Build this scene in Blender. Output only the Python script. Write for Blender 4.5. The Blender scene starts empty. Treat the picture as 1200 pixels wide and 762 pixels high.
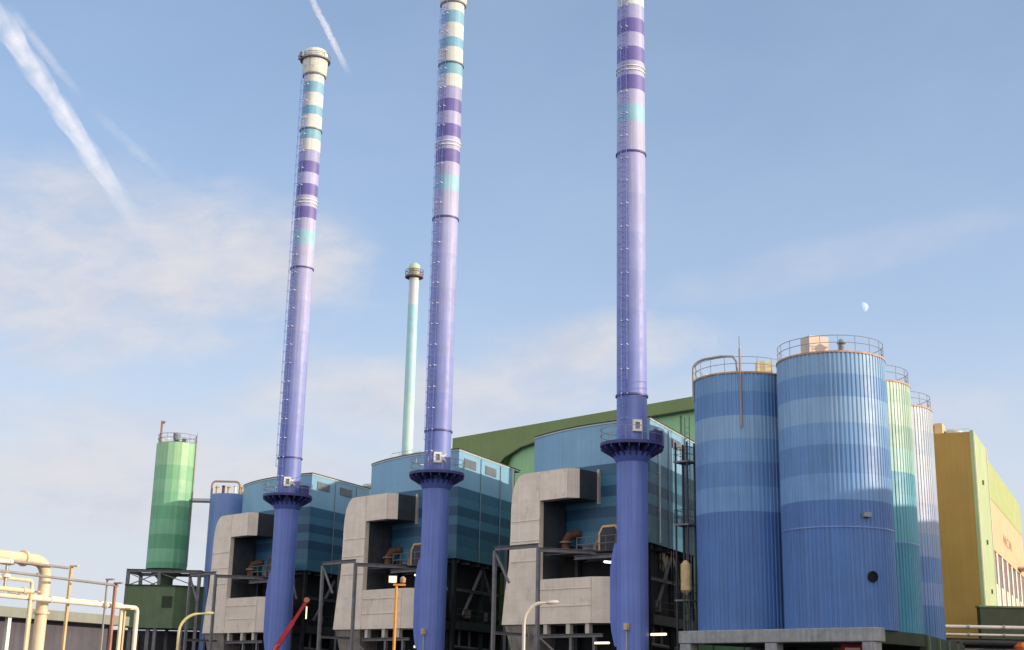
import bpy, bmesh, math, random
from mathutils import Vector, Matrix
random.seed(7)
S = bpy.context.scene
COL = S.collection
PI = math.pi
rad = math.radians

# ------------------------------------------------------------------ helpers
def lin(c):
    return tuple(((v/255)/12.92 if v/255 <= .04045 else ((v/255+.055)/1.055)**2.4) for v in c)

def tag(o, label=None, cat=None, group=None, kind=None):
    if label: o['label'] = label
    if cat: o['category'] = cat
    if group: o['group'] = group
    if kind: o['kind'] = kind
    return o

def thing(name, label, cat, loc=(0, 0, 0), rz=0, group=None):
    o = bpy.data.objects.new(name, None)
    COL.objects.link(o)
    o.location = loc
    o.rotation_euler = (0, 0, rz)
    o.empty_display_size = .3
    return tag(o, label, cat, group)

def obj(name, bm, m, parent=None, smooth=False, kind=None, label=None, loc=None, rz=None):
    bmesh.ops.recalc_face_normals(bm, faces=bm.faces)
    me = bpy.data.meshes.new(name)
    bm.to_mesh(me)
    bm.free()
    for x in (m if isinstance(m, (list, tuple)) else [m]):
        me.materials.append(x)
    if smooth:
        me.polygons.foreach_set('use_smooth', [True]*len(me.polygons))
        try:
            me.set_sharp_from_angle(angle=rad(40))
        except Exception:
            pass
    o = bpy.data.objects.new(name, me)
    COL.objects.link(o)
    if parent: o.parent = parent
    if kind: o['kind'] = kind
    if label: o['label'] = label
    if loc is not None: o.location = loc
    if rz is not None: o.rotation_euler = (0, 0, rz)
    return o

def kids(o):
    return [x for x in COL.objects if x.parent == o]

def copy_tree(o, parent=None):
    c = o.copy()
    COL.objects.link(c)
    if parent: c.parent = parent
    for k in kids(o):
        copy_tree(k, c)
    return c

def BM():
    return bmesh.new()

def box(bm, x0, x1, y0, y1, z0, z1, mi=0):
    v = [bm.verts.new(p) for p in ((x0, y0, z0), (x1, y0, z0), (x1, y1, z0), (x0, y1, z0), (x0, y0, z1), (x1, y0, z1), (x1, y1, z1), (x0, y1, z1))]
    for f in ((0, 3, 2, 1), (4, 5, 6, 7), (0, 1, 5, 4), (1, 2, 6, 5), (2, 3, 7, 6), (3, 0, 4, 7)):
        bm.faces.new([v[i] for i in f]).material_index = mi

def prism(bm, pts, z0, z1, mi=0):
    """plan polygon pulled up from z0 to z1"""
    n = len(pts)
    a = [bm.verts.new((p[0], p[1], z0)) for p in pts]
    b = [bm.verts.new((p[0], p[1], z1)) for p in pts]
    bm.faces.new(a[::-1]).material_index = mi
    bm.faces.new(b).material_index = mi
    for i in range(n):
        bm.faces.new((a[i], a[(i+1) % n], b[(i+1) % n], b[i])).material_index = mi

def slab(bm, pts, y0, y1, mi=0):
    """outline in x,z pulled from y0 to y1"""
    n = len(pts)
    a = [bm.verts.new((p[0], y0, p[1])) for p in pts]
    b = [bm.verts.new((p[0], y1, p[1])) for p in pts]
    bm.faces.new(a).material_index = mi
    bm.faces.new(b[::-1]).material_index = mi
    for i in range(n):
        bm.faces.new((a[i], b[i], b[(i+1) % n], a[(i+1) % n])).material_index = mi

def tube(bm, pts, r, n=8, mi=0, caps=True):
    pts = [Vector(p) for p in pts]
    rr = r if isinstance(r, (list, tuple)) else [r]*len(pts)
    rings = []
    t0 = (pts[1]-pts[0]).normalized()
    up = Vector((0, 0, 1)) if abs(t0.z) < .9 else Vector((1, 0, 0))
    nrm = t0.cross(up).normalized()
    for i, p in enumerate(pts):
        if i == 0: t = pts[1]-p
        elif i == len(pts)-1: t = p-pts[i-1]
        else: t = (pts[i+1]-p).normalized()+(p-pts[i-1]).normalized()
        t.normalize()
        nrm = (nrm-t*nrm.dot(t)).normalized()
        bi = t.cross(nrm)
        rings.append([bm.verts.new(p+(nrm*math.cos(2*PI*k/n)+bi*math.sin(2*PI*k/n))*rr[i]) for k in range(n)])
    for a, b in zip(rings, rings[1:]):
        for k in range(n):
            bm.faces.new((a[k], a[(k+1) % n], b[(k+1) % n], b[k])).material_index = mi
    if caps:
        bm.faces.new(rings[0][::-1]).material_index = mi
        bm.faces.new(rings[-1]).material_index = mi

def bar(bm, p, q, w, h=None, mi=0):
    """square bar from p to q"""
    h = h or w
    p, q = Vector(p), Vector(q)
    t = (q-p).normalized()
    up = Vector((0, 0, 1)) if abs(t.z) < .95 else Vector((0, 1, 0))
    s = t.cross(up).normalized()
    u = s.cross(t)
    vs = []
    for e in (p, q):
        for a, b in ((-1, -1), (1, -1), (1, 1), (-1, 1)):
            vs.append(bm.verts.new(e+s*a*w/2+u*b*h/2))
    for f in ((3, 2, 1, 0), (4, 5, 6, 7), (0, 1, 5, 4), (1, 2, 6, 5), (2, 3, 7, 6), (3, 0, 4, 7)):
        bm.faces.new([vs[i] for i in f]).material_index = mi

def hbeam(bm, p, q, w, t=.03):
    """I-section steel between p and q"""
    p, q = Vector(p), Vector(q)
    d = (q-p).normalized()
    up = Vector((0, 0, 1)) if abs(d.z) < .95 else Vector((0, 1, 0))
    s = d.cross(up).normalized()
    u = s.cross(d)
    bar(bm, p+u*(w/2-t/2), q+u*(w/2-t/2), w, t)
    bar(bm, p-u*(w/2-t/2), q-u*(w/2-t/2), w, t)
    bar(bm, p, q, t, w-2*t-.004)

def lathe(bm, prof, n=48, cx=0, cy=0, mi=0, caps=True):
    rings = [[bm.verts.new((cx+r*math.cos(2*PI*k/n), cy+r*math.sin(2*PI*k/n), z)) for k in range(n)] for r, z in prof]
    for a, b in zip(rings, rings[1:]):
        for k in range(n):
            bm.faces.new((a[k], a[(k+1) % n], b[(k+1) % n], b[k])).material_index = mi
    if caps:
        bm.faces.new(rings[0][::-1]).material_index = mi
        bm.faces.new(rings[-1]).material_index = mi

def annulus(bm, ri, ro, z0, z1, n=48, cx=0, cy=0):
    lathe(bm, [(ri, z0), (ro, z0), (ro, z1), (ri, z1), (ri, z0)], n, cx, cy, 0, False)

def arc(cx, cy, r, a0, a1, n):
    return [(cx+r*math.cos(a0+(a1-a0)*i/n), cy+r*math.sin(a0+(a1-a0)*i/n)) for i in range(n+1)]

def ring_rail(bm, r, z, h, a0, a1, step, t=.03, cx=0, cy=0, rails=(1, .55)):
    """handrail round a circle"""
    n = max(6, int((a1-a0)/.12))
    for f in rails:
        tube(bm, [(cx+r*math.cos(a0+(a1-a0)*i/n), cy+r*math.sin(a0+(a1-a0)*i/n), z+h*f) for i in range(n+1)], t, 5)
    k = max(2, int((a1-a0)*r/step))
    for i in range(k+1):
        a = a0+(a1-a0)*i/k
        tube(bm, [(cx+r*math.cos(a), cy+r*math.sin(a), z), (cx+r*math.cos(a), cy+r*math.sin(a), z+h)], t, 5)

# ------------------------------------------------------------------ materials
def nd(nt, kind, **kw):
    n = nt.nodes.new(kind)
    for k, v in kw.items():
        if k in n.inputs.keys(): n.inputs[k].default_value = v
        else: setattr(n, k, v)
    return n

MATS = {}
def mat(name, col, rough=.6, metal=0, var=.12, scale=.6, streak=.0, bump=0, bscale=8, bands=None, spec=.4, grime=None, brick=None, coat=0):
    """painted / clad surface: base colour (or painted bands by height), blotchy wear, vertical run-off streaks, bump"""
    if name in MATS: return MATS[name]
    m = bpy.data.materials.new(name)
    m.use_nodes = True
    nt = m.node_tree
    L = nt.links.new
    b = nt.nodes['Principled BSDF']
    b.inputs['Roughness'].default_value = rough
    b.inputs['Metallic'].default_value = metal
    b.inputs['Specular IOR Level'].default_value = spec
    b.inputs['Coat Weight'].default_value = coat
    tc = nd(nt, 'ShaderNodeTexCoord')
    if bands:
        sep = nd(nt, 'ShaderNodeSeparateXYZ')
        L(tc.outputs['Object'], sep.inputs[0])
        z0 = bands[0][0]
        z1 = bands[-1][0]+1
        mr = nd(nt, 'ShaderNodeMapRange')
        mr.inputs['From Min'].default_value = z0
        mr.inputs['From Max'].default_value = z1
        L(sep.outputs['Z'], mr.inputs['Value'])
        rp = nd(nt, 'ShaderNodeValToRGB')
        cr = rp.color_ramp
        cr.interpolation = 'CONSTANT'
        for i, (z, c) in enumerate(bands):
            e = cr.elements[i] if i < 2 else cr.elements.new((z-z0)/(z1-z0))
            e.position = (z-z0)/(z1-z0)
            e.color = (*lin(c), 1)
        L(mr.outputs[0], rp.inputs[0])
        base = rp.outputs[0]
    else:
        rgb = nd(nt, 'ShaderNodeRGB')
        rgb.outputs[0].default_value = (*lin(col), 1)
        base = rgb.outputs[0]
    def mul(base, fac_out, lo, hi, fmin=.35, fmax=.65):
        mr = nd(nt, 'ShaderNodeMapRange')
        mr.inputs['From Min'].default_value = fmin
        mr.inputs['From Max'].default_value = fmax
        mr.inputs['To Min'].default_value = lo
        mr.inputs['To Max'].default_value = hi
        L(fac_out, mr.inputs['Value'])
        mx = nd(nt, 'ShaderNodeMix', data_type='RGBA', blend_type='MULTIPLY')
        mx.inputs[0].default_value = 1
        L(base, mx.inputs[6])
        L(mr.outputs[0], mx.inputs[7])
        return mx.outputs[2]
    oi = nd(nt, 'ShaderNodeObjectInfo')
    om = nd(nt, 'ShaderNodeMath', operation='MULTIPLY')
    om.inputs[1].default_value = 60
    L(oi.outputs['Random'], om.inputs[0])
    va = nd(nt, 'ShaderNodeVectorMath', operation='ADD')
    L(tc.outputs['Object'], va.inputs[0])
    L(om.outputs[0], va.inputs[1])
    vec = va.outputs[0]
    if var:
        nz = nd(nt, 'ShaderNodeTexNoise', Scale=scale, Detail=6, Roughness=.6)
        L(vec, nz.inputs['Vector'])
        base = mul(base, nz.outputs['Fac'], 1-var, 1+var*.6)
    if streak:
        mp = nd(nt, 'ShaderNodeMapping')
        mp.inputs['Scale'].default_value = (4.5, 4.5, .09)
        L(vec, mp.inputs[0])
        nz = nd(nt, 'ShaderNodeTexNoise', Scale=1, Detail=4, Roughness=.65)
        L(mp.outputs[0], nz.inputs['Vector'])
        base = mul(base, nz.outputs['Fac'], 1-streak, 1+streak*.4, .38, .6)
    if grime:
        nz = nd(nt, 'ShaderNodeTexNoise', Scale=grime[1], Detail=8, Roughness=.7)
        L(vec, nz.inputs['Vector'])
        mr = nd(nt, 'ShaderNodeMapRange')
        mr.inputs['From Min'].default_value = .56
        mr.inputs['From Max'].default_value = .74
        mr.inputs['To Max'].default_value = grime[2]
        L(nz.outputs['Fac'], mr.inputs['Value'])
        mx = nd(nt, 'ShaderNodeMix', data_type='RGBA')
        mx.inputs[7].default_value = (*lin(grime[0]), 1)
        L(mr.outputs[0], mx.inputs[0])
        L(base, mx.inputs[6])
        base = mx.outputs[2]
    if brick:
        bt = nd(nt, 'ShaderNodeTexBrick')
        bt.inputs['Color1'].default_value = (1, 1, 1, 1)
        bt.inputs['Color2'].default_value = (.9, .9, .9, 1)
        bt.inputs['Mortar'].default_value = (.62, .62, .62, 1)
        bt.inputs['Scale'].default_value = 1
        bt.inputs['Brick Width'].default_value = brick[0]
        bt.inputs['Row Height'].default_value = brick[1]
        bt.inputs['Mortar Size'].default_value = .018
        sp = nd(nt, 'ShaderNodeSeparateXYZ')
        cb = nd(nt, 'ShaderNodeCombineXYZ')
        ad = nd(nt, 'ShaderNodeMath', operation='ADD')
        L(tc.outputs['Object'], sp.inputs[0])
        L(sp.outputs['X'], ad.inputs[0])
        L(sp.outputs['Y'], ad.inputs[1])
        L(ad.outputs[0], cb.inputs['X'])
        L(sp.outputs['Z'], cb.inputs['Y'])
        L(cb.outputs[0], bt.inputs['Vector'])
        mx = nd(nt, 'ShaderNodeMix', data_type='RGBA', blend_type='MULTIPLY')
        mx.inputs[0].default_value = brick[2]
        L(base, mx.inputs[6])
        L(bt.outputs['Color'], mx.inputs[7])
        base = mx.outputs[2]
    L(base, b.inputs['Base Color'])
    if bump:
        nz = nd(nt, 'ShaderNodeTexNoise', Scale=bscale, Detail=4)
        L(tc.outputs['Object'], nz.inputs['Vector'])
        bp = nd(nt, 'ShaderNodeBump', Strength=bump, Distance=.05)
        L(nz.outputs['Fac'], bp.inputs['Height'])
        L(bp.outputs[0], b.inputs['Normal'])
    nz2 = nd(nt, 'ShaderNodeTexNoise', Scale=1.7, Detail=5)
    L(tc.outputs['Object'], nz2.inputs['Vector'])
    mr2 = nd(nt, 'ShaderNodeMapRange')
    mr2.inputs['To Min'].default_value = max(.05, rough-.12)
    mr2.inputs['To Max'].default_value = min(1, rough+.12)
    L(nz2.outputs['Fac'], mr2.inputs['Value'])
    L(mr2.outputs[0], b.inputs['Roughness'])
    MATS[name] = m
    return m

def lamp_mat(name, col, k):
    m = bpy.data.materials.new(name)
    m.use_nodes = True
    b = m.node_tree.nodes['Principled BSDF']
    b.inputs['Base Color'].default_value = (.8, .8, .8, 1)
    b.inputs['Emission Color'].default_value = (*lin(col), 1)
    b.inputs['Emission Strength'].default_value = k
    return m

WHITE = (210, 212, 208); LAV = (154, 157, 198); PUR = (104, 97, 164); TEAL = (124, 178, 198); AQUA = (146, 190, 208)
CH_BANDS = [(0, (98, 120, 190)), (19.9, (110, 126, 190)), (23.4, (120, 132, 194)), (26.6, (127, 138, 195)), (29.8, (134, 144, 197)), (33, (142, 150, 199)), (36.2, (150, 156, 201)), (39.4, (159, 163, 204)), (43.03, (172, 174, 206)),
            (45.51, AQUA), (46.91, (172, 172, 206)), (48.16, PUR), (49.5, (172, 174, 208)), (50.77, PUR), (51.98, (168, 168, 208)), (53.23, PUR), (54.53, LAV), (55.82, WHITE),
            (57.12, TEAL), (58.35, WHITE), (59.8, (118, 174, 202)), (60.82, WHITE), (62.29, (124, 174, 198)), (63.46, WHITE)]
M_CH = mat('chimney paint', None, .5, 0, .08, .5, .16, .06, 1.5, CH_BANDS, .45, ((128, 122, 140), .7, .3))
M_CHB = mat('chimney blue steel', (92, 112, 188), .42, 0, .1, 1, .06)
M_RING = mat('violet flange paint', (74, 76, 140), .5, 0, .15, 3)
M_NAVY = mat('navy steel', (58, 62, 118), .5, 0, .2, 2)
M_CHW = mat('chimney head paint', (214, 214, 204), .55, 0, .14, 2, .16, 0, 8, None, .4, ((120, 112, 102), 1.2, .5))
M_GREYRING = mat('grey flange', (120, 128, 140), .5, .2, .15, 3)
M_RAIL = mat('galvanised rail', (150, 154, 160), .45, .5, .15, 3)
M_WHITE = mat('white paint', (228, 226, 218), .5, 0, .08, 3)
M_STEEL = mat('grey painted steel', (112, 112, 116), .55, .1, .2, 1.5, .1)
M_DSTEEL = mat('dark steel', (58, 60, 66), .6, .2, .25, 1.5)
M_BLACK = mat('interior shade tone', (30, 32, 36), .8, 0, .3, .7)  # near-black colour paints the deep shade in and under structures
M_DUCT = mat('duct cladding', (226, 212, 196), .5, .0, .09, .7, .05, .22, 2.5, None, .4, ((126, 112, 102), .9, .5), (3.1, .86, .3))
M_DUCTSHADE = mat('duct shade tone', (58, 64, 70), .7, 0, .2, 1.2, .1)  # dark tone paints shade on the duct's inner and rear faces
M_DUCTD = mat('dirty hopper metal', (138, 130, 122), .6, .1, .3, 1, .25, .2, 4, None, .3, ((70, 58, 50), 2, .7))
M_DUCTF = mat('duct flange metal', (190, 182, 170), .5, .3, .12, 2)
M_RUST = mat('rusty steel', (98, 66, 52), .8, .1, .3, 4)
M_CONC = mat('concrete', (148, 150, 152), .85, 0, .18, 1.2, .15, .2, 12, None, .3, ((80, 80, 78), 1.4, .5))
M_ASPH = mat('asphalt', (64, 64, 66), .9, 0, .2, .15, 0, .3, 4)
BB = [(0, (44, 78, 104)), (12.8, (62, 112, 136)), (13.9, (50, 98, 126)), (14.9, (36, 76, 108)), (15.8, (64, 114, 142)), (16.6, (36, 78, 110)), (17.4, (62, 112, 142)), (18.2, (48, 96, 126)), (19.15, (124, 168, 198))]
M_BLD = mat('boiler house cladding', None, .45, 0, .07, .4, .05, 0, 8, BB, .4, None, (1.1, 40, .25))
M_TRIM = mat('pale roof trim', (176, 186, 184), .5, 0, .1, 2)
M_LOUV = mat('grey louvre', (128, 140, 150), .6, 0, .12, 2)
def silo_mat(name, bands, rough=.5):
    return mat(name, None, rough, .0, .09, .35, .15, 0, 8, bands, .5)
B1, B2, B3, B4, B5, B6, B7 = (126, 164, 200), (102, 146, 194), (132, 168, 204), (110, 152, 198), (92, 134, 186), (108, 150, 198), (74, 114, 174)
M_SB = silo_mat('blue silo paint', [(0, B7), (14.27, B6), (15.97, B5), (17.97, B4), (19.41, B3), (21.15, B2), (22.74, B1)])
M_SA = silo_mat('blue silo paint deep', [(0, B7), (14.04, B6), (15.8, B5), (17.51, B4), (19.15, B3), (20.87, (94, 138, 192)), (22.54, (112, 154, 198))])
G1, G2 = (172, 196, 182), (148, 180, 168)
M_SC = silo_mat('mint silo paint', [(0, (72, 142, 170)), (12.4, (96, 164, 184)), (15.9, (86, 156, 176)), (17.6, (146, 190, 184)), (19.3, G2), (21.1, G1), (22.7, (160, 190, 172)), (23.8, G1)])
M_SD = silo_mat('pale silo paint', [(0, (92, 130, 182)), (8.6, (126, 150, 196)), (10.4, (104, 138, 190)), (12.4, (140, 162, 198)), (14.2, (160, 174, 200)), (16.6, (176, 184, 204)), (18.2, (176, 188, 204)), (20.4, (168, 184, 202)), (22.4, (182, 192, 204))])
M_RIM = mat('rusty silo rim', (186, 150, 118), .7, .1, .25, 3)
M_SG = silo_mat('green silo paint', [(13, (92, 158, 122)), (14.4, (112, 174, 138)), (15.8, (88, 154, 118)), (17.4, (112, 174, 138)), (19, (98, 164, 126)), (20.5, (120, 180, 142)), (22, (132, 186, 146)), (23.4, (122, 178, 138)), (25, (146, 192, 150))], .5)
M_SBL = mat('small silo blue', (112, 140, 194), .42, 0, .08, .6, .1)
M_DGREEN = mat('dark green cladding', (92, 112, 82), .6, 0, .12, .8, .08)
M_DGREEN2 = mat('very dark green wall', (48, 60, 44), .7, 0, .2, .8, .1)
M_OLIVE = mat('olive cladding', (118, 136, 82), .55, 0, .08, .3, .04)
M_LGREEN = mat('light green cladding', (146, 190, 140), .55, 0, .08, .3, .06)
M_MINT = mat('far stack paint', None, .4, 0, .06, 1, .05, 0, 8, [(0, (176, 212, 206)), (38, (164, 208, 212)), (46, (156, 204, 214)), (50, (196, 200, 210)), (53, (190, 206, 208))])
M_OCHRE = mat('ochre cladding', (176, 140, 72), .6, 0, .07, .4, .05)
M_PGREEN = mat('pale green cladding', (170, 186, 140), .55, 0, .07, .5, .06)
M_PEACH = mat('peach render', (216, 176, 142), .75, 0, .06, .4, .06)
M_BROWN = mat('brown glazing', (104, 66, 38), .25, 0, .2, .8)
M_CURT = mat('white blind', (226, 214, 198), .7, 0, .06, 1)
M_TEXT = mat('brown lettering', (140, 122, 100), .6)
M_CREAM = mat('cream pipe paint', (222, 200, 168), .4, 0, .1, 2, .05)
M_PIPEW = mat('white pipe paint', (222, 214, 198), .4, 0, .08, 3)
M_PIPEG = mat('grey pipe', (150, 146, 142), .45, .2, .15, 3)
M_YEL = mat('yellow pole paint', (206, 178, 132), .45, 0, .15, 3)
M_REDB = mat('red brown pole paint', (160, 114, 96), .55, 0, .2, 3)
M_PURPLE = mat('dark wall boards', (86, 86, 98), .8, 0, .15, .7, .15)
M_BROWNW = mat('brown wall boards', (104, 76, 64), .8, 0, .15, .7, .15)
M_ROOFG = mat('grey roof sheet', (132, 136, 128), .7, 0, .1, 1, .05)
M_LAMPW = mat('pale lamp post', (196, 188, 178), .45, .1, .1, 3)
M_LAMPY = mat('weathered yellow lamp post', (222, 208, 150), .45, .1, .1, 3)
M_ORANGE = mat('orange mast paint', (214, 140, 48), .5, 0, .12, 3)
M_RED = mat('red machine paint', (176, 28, 44), .4, 0, .12, 3)
M_TYRE = mat('rubber', (24, 24, 26), .85)
M_BEIGE = mat('beige tank', (190, 168, 124), .6, 0, .2, 2)
E_COOL = lamp_mat('lit tube', (240, 245, 255), 1.3)
E_WARM = lamp_mat('warm lit tube', (255, 224, 160), 1.2)
E_BULK = lamp_mat('lit floodlight face', (255, 240, 205), 1.0)

# ------------------------------------------------------------------ the plant's two directions
# the stacks stand 22.3 m apart on one line; local x runs along it to the right, local y away from the camera
RZ = rad(-46.22)
STEP = Vector((-15.46, 16.13, 0))
ROW = [Vector((9.209, 100, 0)) + STEP*k for k in range(3)]
def world(x, y, z=0, k=0):
    return ROW[k] + Matrix.Rotation(RZ, 3, 'Z') @ Vector((x, y, z))
def loc_az(az, r=1):
    """unit direction with compass bearing az, in the row's local axes"""
    v = Matrix.Rotation(-RZ, 3, 'Z') @ Vector((math.sin(rad(az)), math.cos(rad(az)), 0))
    return v*r

# ------------------------------------------------------------------ ground
bm = BM()
N = 24
g = [[bm.verts.new((-3000+6000*i/N, -1500+6000*j/N, 0)) for j in range(N+1)] for i in range(N+1)]
for i in range(N):
    for j in range(N):
        bm.faces.new((g[i][j], g[i+1][j], g[i+1][j+1], g[i][j+1]))
obj('ground', bm, M_ASPH, kind='structure')

# ------------------------------------------------------------------ chimneys
def make_chimney():
    t = thing('chimney', '', 'chimney', ROW[0], RZ, 'tall striped chimneys of the plant')
    bm = BM()
    R = 1.15
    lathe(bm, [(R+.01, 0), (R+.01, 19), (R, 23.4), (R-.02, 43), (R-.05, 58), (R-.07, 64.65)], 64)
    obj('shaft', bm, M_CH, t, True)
    for z, r, m in ((23.39, R+.1, M_RING), (43.03, R+.07, M_RING), (58.35, R+.06, M_GREYRING), (64.65, R+.08, M_GREYRING)):
        bm = BM()
        lathe(bm, [(R-.1, z-.07), (r, z-.07), (r, z+.07), (R-.1, z+.07)], 48)
        obj('flange', bm, m, t, True)
    bm = BM()
    for z in (50.05, 50.4):
        lathe(bm, [(R-.1, z-.04), (R+.03, z-.04), (R+.03, z+.04), (R-.1, z+.04)], 48)
    obj('band', bm, M_WHITE, t, True)
    # head: wider silencer, dark gallery ring, cowl
    bm = BM()
    lathe(bm, [(R+.05, 64.75), (1.3, 65.1), (1.34, 66.4), (1.34, 66.5)], 48)
    h = obj('head', bm, M_CHW, t, True)
    bm = BM()
    annulus(bm, 1.32, 1.62, 66.4, 66.55)
    ring_rail(bm, 1.58, 66.55, .45, 0, 2*PI, .8, .03, rails=(1,))
    obj('gallery', bm, M_GREYRING, h)
    bm = BM()
    lathe(bm, [(1.3, 66.56), (1.34, 66.8), (1.3, 67.25), (1.12, 67.6), (.95, 67.7), (.9, 67.4), (.88, 66.7)], 48)
    obj('cowl', bm, M_CHW, h, True)
    bm = BM()
    for az in (235, 262):
        v = loc_az(az, 1.5)
        box(bm, v.x-.25, v.x+.25, v.y-.25, v.y+.25, 66.56, 67.1)
    obj('sensor_box', bm, M_GREYRING, h)
    # platform on gussets
    bm = BM()
    annulus(bm, R+.02, 2.4, 19.78, 19.9, 56)
    annulus(bm, 2.34, 2.4, 19.9, 20.02, 56)
    for k in range(20):
        a = 2*PI*k/20
        c, s = math.cos(a), math.sin(a)
        px, py = -s*.03, c*.03
        A = [(R, 19.78), (2.36, 19.78), (2.36, 19.55), (R+.12, 18.9), (R, 18.9)]
        v0 = [bm.verts.new((c*r+px, s*r+py, z)) for r, z in A]
        v1 = [bm.verts.new((c*r-px, s*r-py, z)) for r, z in A]
        bm.faces.new(v0); bm.faces.new(v1[::-1])
        for i in range(5):
            bm.faces.new((v0[i], v1[i], v1[(i+1) % 5], v0[(i+1) % 5]))
    p = obj('platform', bm, M_NAVY, t)
    p.location.z = -.3
    bm = BM()
    lathe(bm, [(R+.01, 18.6), (R+.12, 18.72), (R+.4, 19.3), (R+.01, 19.35)], 48)
    obj('skirt', bm, M_CHB, p, True)
    bm = BM()
    ring_rail(bm, 2.36, 20.02, 1.05, 0, 2*PI, 1.2, .024)
    obj('railing', bm, M_RAIL, p)
    # ladder with safety hoops
    v = loc_az(211)
    s = Vector((-v.y, v.x, 0))
    bm = BM()
    for q in (-.24, .24):
        b0 = v*(R+.2)+s*q
        tube(bm, [(b0.x, b0.y, 20), (b0.x, b0.y, 64.5)], .028, 5)
    z = 20.2
    while z < 64.4:
        a, b = v*(R+.2)-s*.24, v*(R+.2)+s*.24
        tube(bm, [(a.x, a.y, z), (b.x, b.y, z)], .016, 4)
        z += .42
    z = 21.5
    while z < 64.5:
        for q in (-.24, .24):
            a, b = v*(R-.05)+s*q, v*(R+.27)+s*q
            bar(bm, (a.x, a.y, z), (b.x, b.y, z), .06, .06, 1)
        z += 1.9
    lad = obj('ladder', bm, [M_CHB, mat('pale bracket paint', (186, 190, 208), .6)], t)
    bm = BM()
    z = 22.4
    while z < 64.3:
        pts = []
        for i in range(9):
            a = PI*i/8
            q = v*(R+.2+.62*math.sin(a))+s*(.36*math.cos(a))
            pts.append((q.x, q.y, z))
        tube(bm, pts, .018, 4)
        z += 1.05
    for i in (2, 4, 6):
        a = PI*i/8
        q = v*(R+.2+.62*math.sin(a))+s*(.36*math.cos(a))
        tube(bm, [(q.x, q.y, 22.4), (q.x, q.y, 64.2)], .016, 4)
    obj('safety_cage', bm, M_CHB, lad)
    # breech collar taking in the flue duct
    bm = BM()
    slab(bm, [(-.6, 12.4), (-1.12, 12.35), (-1.3, 11.5), (-1.48, 10.4), (-1.48, 6.9), (-1.36, 6.0), (-1.12, 4.9), (-.6, 4.8)], -.8, .8)
    bmesh.ops.bevel(bm, geom=list(bm.edges), offset=.06, segments=2, affect='EDGES')
    obj('breech_collar', bm, M_CHB, t, True)
    return t

def sign_panel(t, az, z, kind):
    """white framed marker on the shaft over the platform"""
    R = 1.2
    v = loc_az(az); s = Vector((-v.y, v.x, 0))
    bm = BM()
    def plate(q0, q1, z0, z1, d0, d1):
        pts = []
        for d in (d0, d1):
            for q, zz in ((q0, z0), (q1, z0), (q1, z1), (q0, z1)):
                w = v*(R+d)+s*q
                pts.append(bm.verts.new((w.x, w.y, zz)))
        for f in ((3, 2, 1, 0), (4, 5, 6, 7), (0, 1, 5, 4), (1, 2, 6, 5), (2, 3, 7, 6), (3, 0, 4, 7)):
            bm.faces.new([pts[i] for i in f])
    plate(-.34, .34, z-.06, z+.13, -.1, .12)
    plate(-.34, .34, z+.65, z+.84, -.1, .12)
    plate(-.34, -.18, z+.132, z+.648, -.1, .12)
    plate(.18, .34, z+.132, z+.648, -.1, .12)
    n = obj('marker_frame', bm, M_WHITE, t)
    bm = BM()
    plate(-.178, .178, z+.134, z+.646, -.1, .05)
    obj('marker_plate', bm, M_GREYRING, n)
    if kind:
        bm = BM()
        for a, b in ((( .44, z+.38), (.74, z+.72)), ((.44, z+.38), (.74, z+.05)), ((.42, z+.1), (.42, z+.62))):
            w0 = v*(R+.06)+s*a[0]; w1 = v*(R+.02)+s*b[0]
            bar(bm, (w0.x, w0.y, a[1]), (w1.x, w1.y, b[1]), .1)
        obj('marker_strokes', bm, M_WHITE, n)

chim = []
proto = make_chimney()
for k in range(3):
    t = proto if k == 0 else copy_tree(proto)
    t.location = ROW[k]
    chim.append(t)
chim[0]['label'] = 'nearest tall violet striped chimney beside the blue silos, top out of the picture'
chim[1]['label'] = 'middle tall violet striped chimney in front of the thin pale stack'
chim[2]['label'] = 'farthest tall violet striped chimney with its whole white head in view, behind the red boom'
sign_panel(chim[0], 166, 20.55, 0)
sign_panel(chim[1], 176, 20.55, 1)
sign_panel(chim[2], 176, 20.55, 1)
for k, az in ((0, 205), (1, 206)):
    bm = BM()
    v = loc_az(az, 1.34)
    box(bm, v.x-.16, v.x+.16, v.y-.14, v.y+.14, 6.05, 6.5)
    tube(bm, [(v.x, v.y, 6.05), (v.x, v.y, 0.3)], .04, 6)
    obj('junction_box', bm, M_BEIGE, chim[k])
# tool cabinet on platform
for k, az in ((0, 120), (2, 118)):
    bm = BM()
    v = loc_az(az, 1.95)
    box(bm, v.x-.35, v.x+.35, v.y-.35, v.y+.35, 19.62, 20.6)
    obj('platform_cabinet', bm, M_NAVY, chim[k])

# ------------------------------------------------------------------ boiler houses
V = Vector((-math.sin(rad(21)), math.cos(rad(21)), 0))        # direction of the side walls in row axes
PA = Vector((-1.5, 3.85, 0)); PB = Vector((-14.7, 4.3, 0))
def front_arc(n=16, inset=0):
    a, b = Vector((PA.x, PA.y)), Vector((PB.x, PB.y))
    mid = (a+b)/2
    hc = (b-a).length/2
    sag = 1.0
    r = (hc*hc+sag*sag)/(2*sag)
    nrm = Vector((-(b-a).y, (b-a).x)).normalized()
    if nrm.y > 0: nrm = -nrm
    c = mid-nrm*(r-sag)
    a0 = math.atan2(a.y-c.y, a.x-c.x); a1 = math.atan2(b.y-c.y, b.x-c.x)
    if a1 > a0: a1 -= 2*PI
    return [(c.x+(r-inset)*math.cos(a0+(a1-a0)*i/n), c.y+(r-inset)*math.sin(a0+(a1-a0)*i/n)) for i in range(n+1)]
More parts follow.
